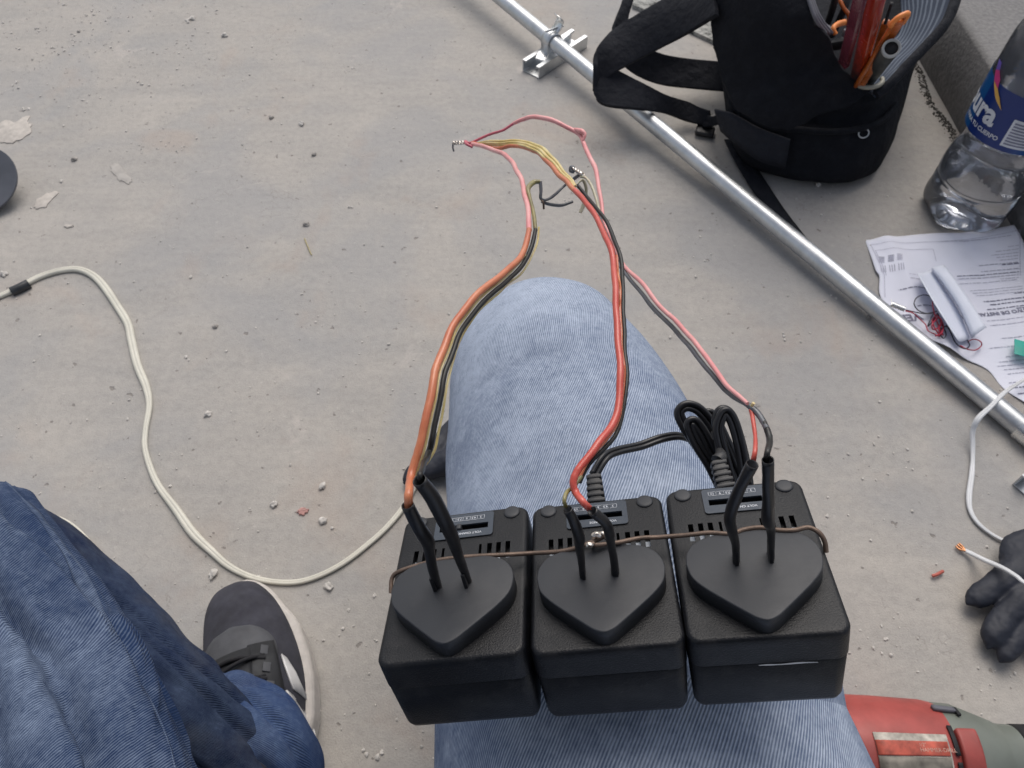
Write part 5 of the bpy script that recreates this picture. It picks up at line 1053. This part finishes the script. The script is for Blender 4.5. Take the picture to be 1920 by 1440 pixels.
# ------------------------------------------------------------------ drill
dr = empty('power_drill', G(1700, 1430, 0), 'worn red and grey power drill lying at the bottom right', 'drill')
da, db = G(1540, 1418, .047), G(1930, 1424, .047); dd = (db - da).normalized(); q = dd.to_track_quat('Z', 'Y').to_matrix().to_4x4()
Lr = (db - da).length
def dpos(u):  # distance along the axis for an image column
    lo, hi = -.1, Lr + .2
    for _ in range(40):
        mi = (lo + hi) / 2; p = da + dd * mi; cu_ = 960 + F0 * (p - C0).dot(RT) / (p - C0).dot(FW)
        if cu_ < u: lo = mi
        else: hi = mi
    return lo
Md = Matrix.Translation(da) @ q
def sec(u, r_): return (r_, dpos(u))
def ellip(z, a): return 1
red = lathe_bm([(0, -.10), (.034, -.10), sec(1560, .047), sec(1640, .046), sec(1735, .0435), sec(1752, .042), (0, dpos(1752))], 64, Md); o = obj('motor_housing', red, M['drill_red'], dr); sharp(o, 40)
r2 = lathe_bm([(0, dpos(1752)), sec(1753, .0375), sec(1760, .040), sec(1778, .040), sec(1786, .037), (0, dpos(1786))], 64, Md); 
nose = lathe_bm([(0, dpos(1750)), sec(1750, .0420), sec(1790, .0405), sec(1830, .034), sec(1860, .0290), sec(1868, .0265), sec(1900, .0255), (0, dpos(1900))], 64, Md); o = obj('gear_case', nose, M['drill_grey'], dr); sharp(o, 35)
ch_ = lathe_bm([(0, dpos(1901)), sec(1901, .021), sec(1906, .026), sec(1960, .026), sec(1985, .018), (0, dpos(1985))], 48, Md); obj('chuck', ch_, M['drill_black'], dr)
# red shroud lobe over the gear case
top = (ray(1760, 1400) * -1).normalized(); top = (top - dd * top.dot(dd)).normalized(); sdv = dd.cross(top)
def on_drill(u, ang, R_): return da + dd * dpos(u) + top * (math.cos(ang) * R_) + sdv * (math.sin(ang) * R_)
sg = 1 if on_drill(1700, .5, .04).y < on_drill(1700, -.5, .04).y else -1
def dpatch(name, u0, u1, a0, a1, R_, m, th=.0012, n=10, par=dr):
    A_ = [on_drill(u0, sg * (a0 + (a1 - a0) * k / n), R_[0]) for k in range(n + 1)]; B_ = [on_drill(u1, sg * (a0 + (a1 - a0) * k / n), R_[1]) for k in range(n + 1)]
    return strip(name, A_, B_, m, par, th, 1, 6)
dpatch('red_shroud', 1752, 1790, -.50, 1.1, (.0435, .0430), M['drill_red'], .006)
dpatch('vent_slot', 1741, 1749, -.55, -.05, (.0442, .0440), M['hole'], .001); dpatch('vent_slot', 1741, 1749, .05, .5, (.0442, .0440), M['hole'], .001)
dpatch('side_latch', 1735, 1776, -.98, -.88, (.0450, .0430), M['clamp_grey'], .003); dpatch('vent_slot', 1776, 1782, -1.0, -.80, (.0428, .0428), M['hole'], .002)
dl = dpatch('name_label', 1600, 1732, -.38, .95, (.0475, .0448), M['lab_white'], .0008)
dpatch('label_band', 1600, 1729, -.26, -.04, (.0480, .0454), M['lab_red'], .0008, par=dl); dpatch('label_band', 1600, 1729, -.02, .85, (.0480, .0454), M['lab_grime'], .0008, par=dl)
# lettering on the drill label
def dtext(s, u0, a0, size, m):
    me = text_mesh(s, size, .0, 'LEFT'); 
    for v_ in me.vertices:
        d0 = dpos(u0) + v_.co.x; an = a0 - v_.co.y / .047; R_ = .0484 - (d0 - dpos(1600)) / (dpos(1732) - dpos(1600)) * .0026; p = da + dd * d0 + top * (math.cos(sg * an) * (R_ + .0002)) + sdv * (math.sin(sg * an) * (R_ + .0002)); v_.co = p
    me.materials.clear(); me.materials.append(m); o = obj('label_lettering', me, m, dl, smooth=False)
dtext('HAMMER-DRILL', 1676, -.10, .0040, M['lab_pink']); dtext('1/2"', 1676, -.18, .0034, M['lab_pink'])
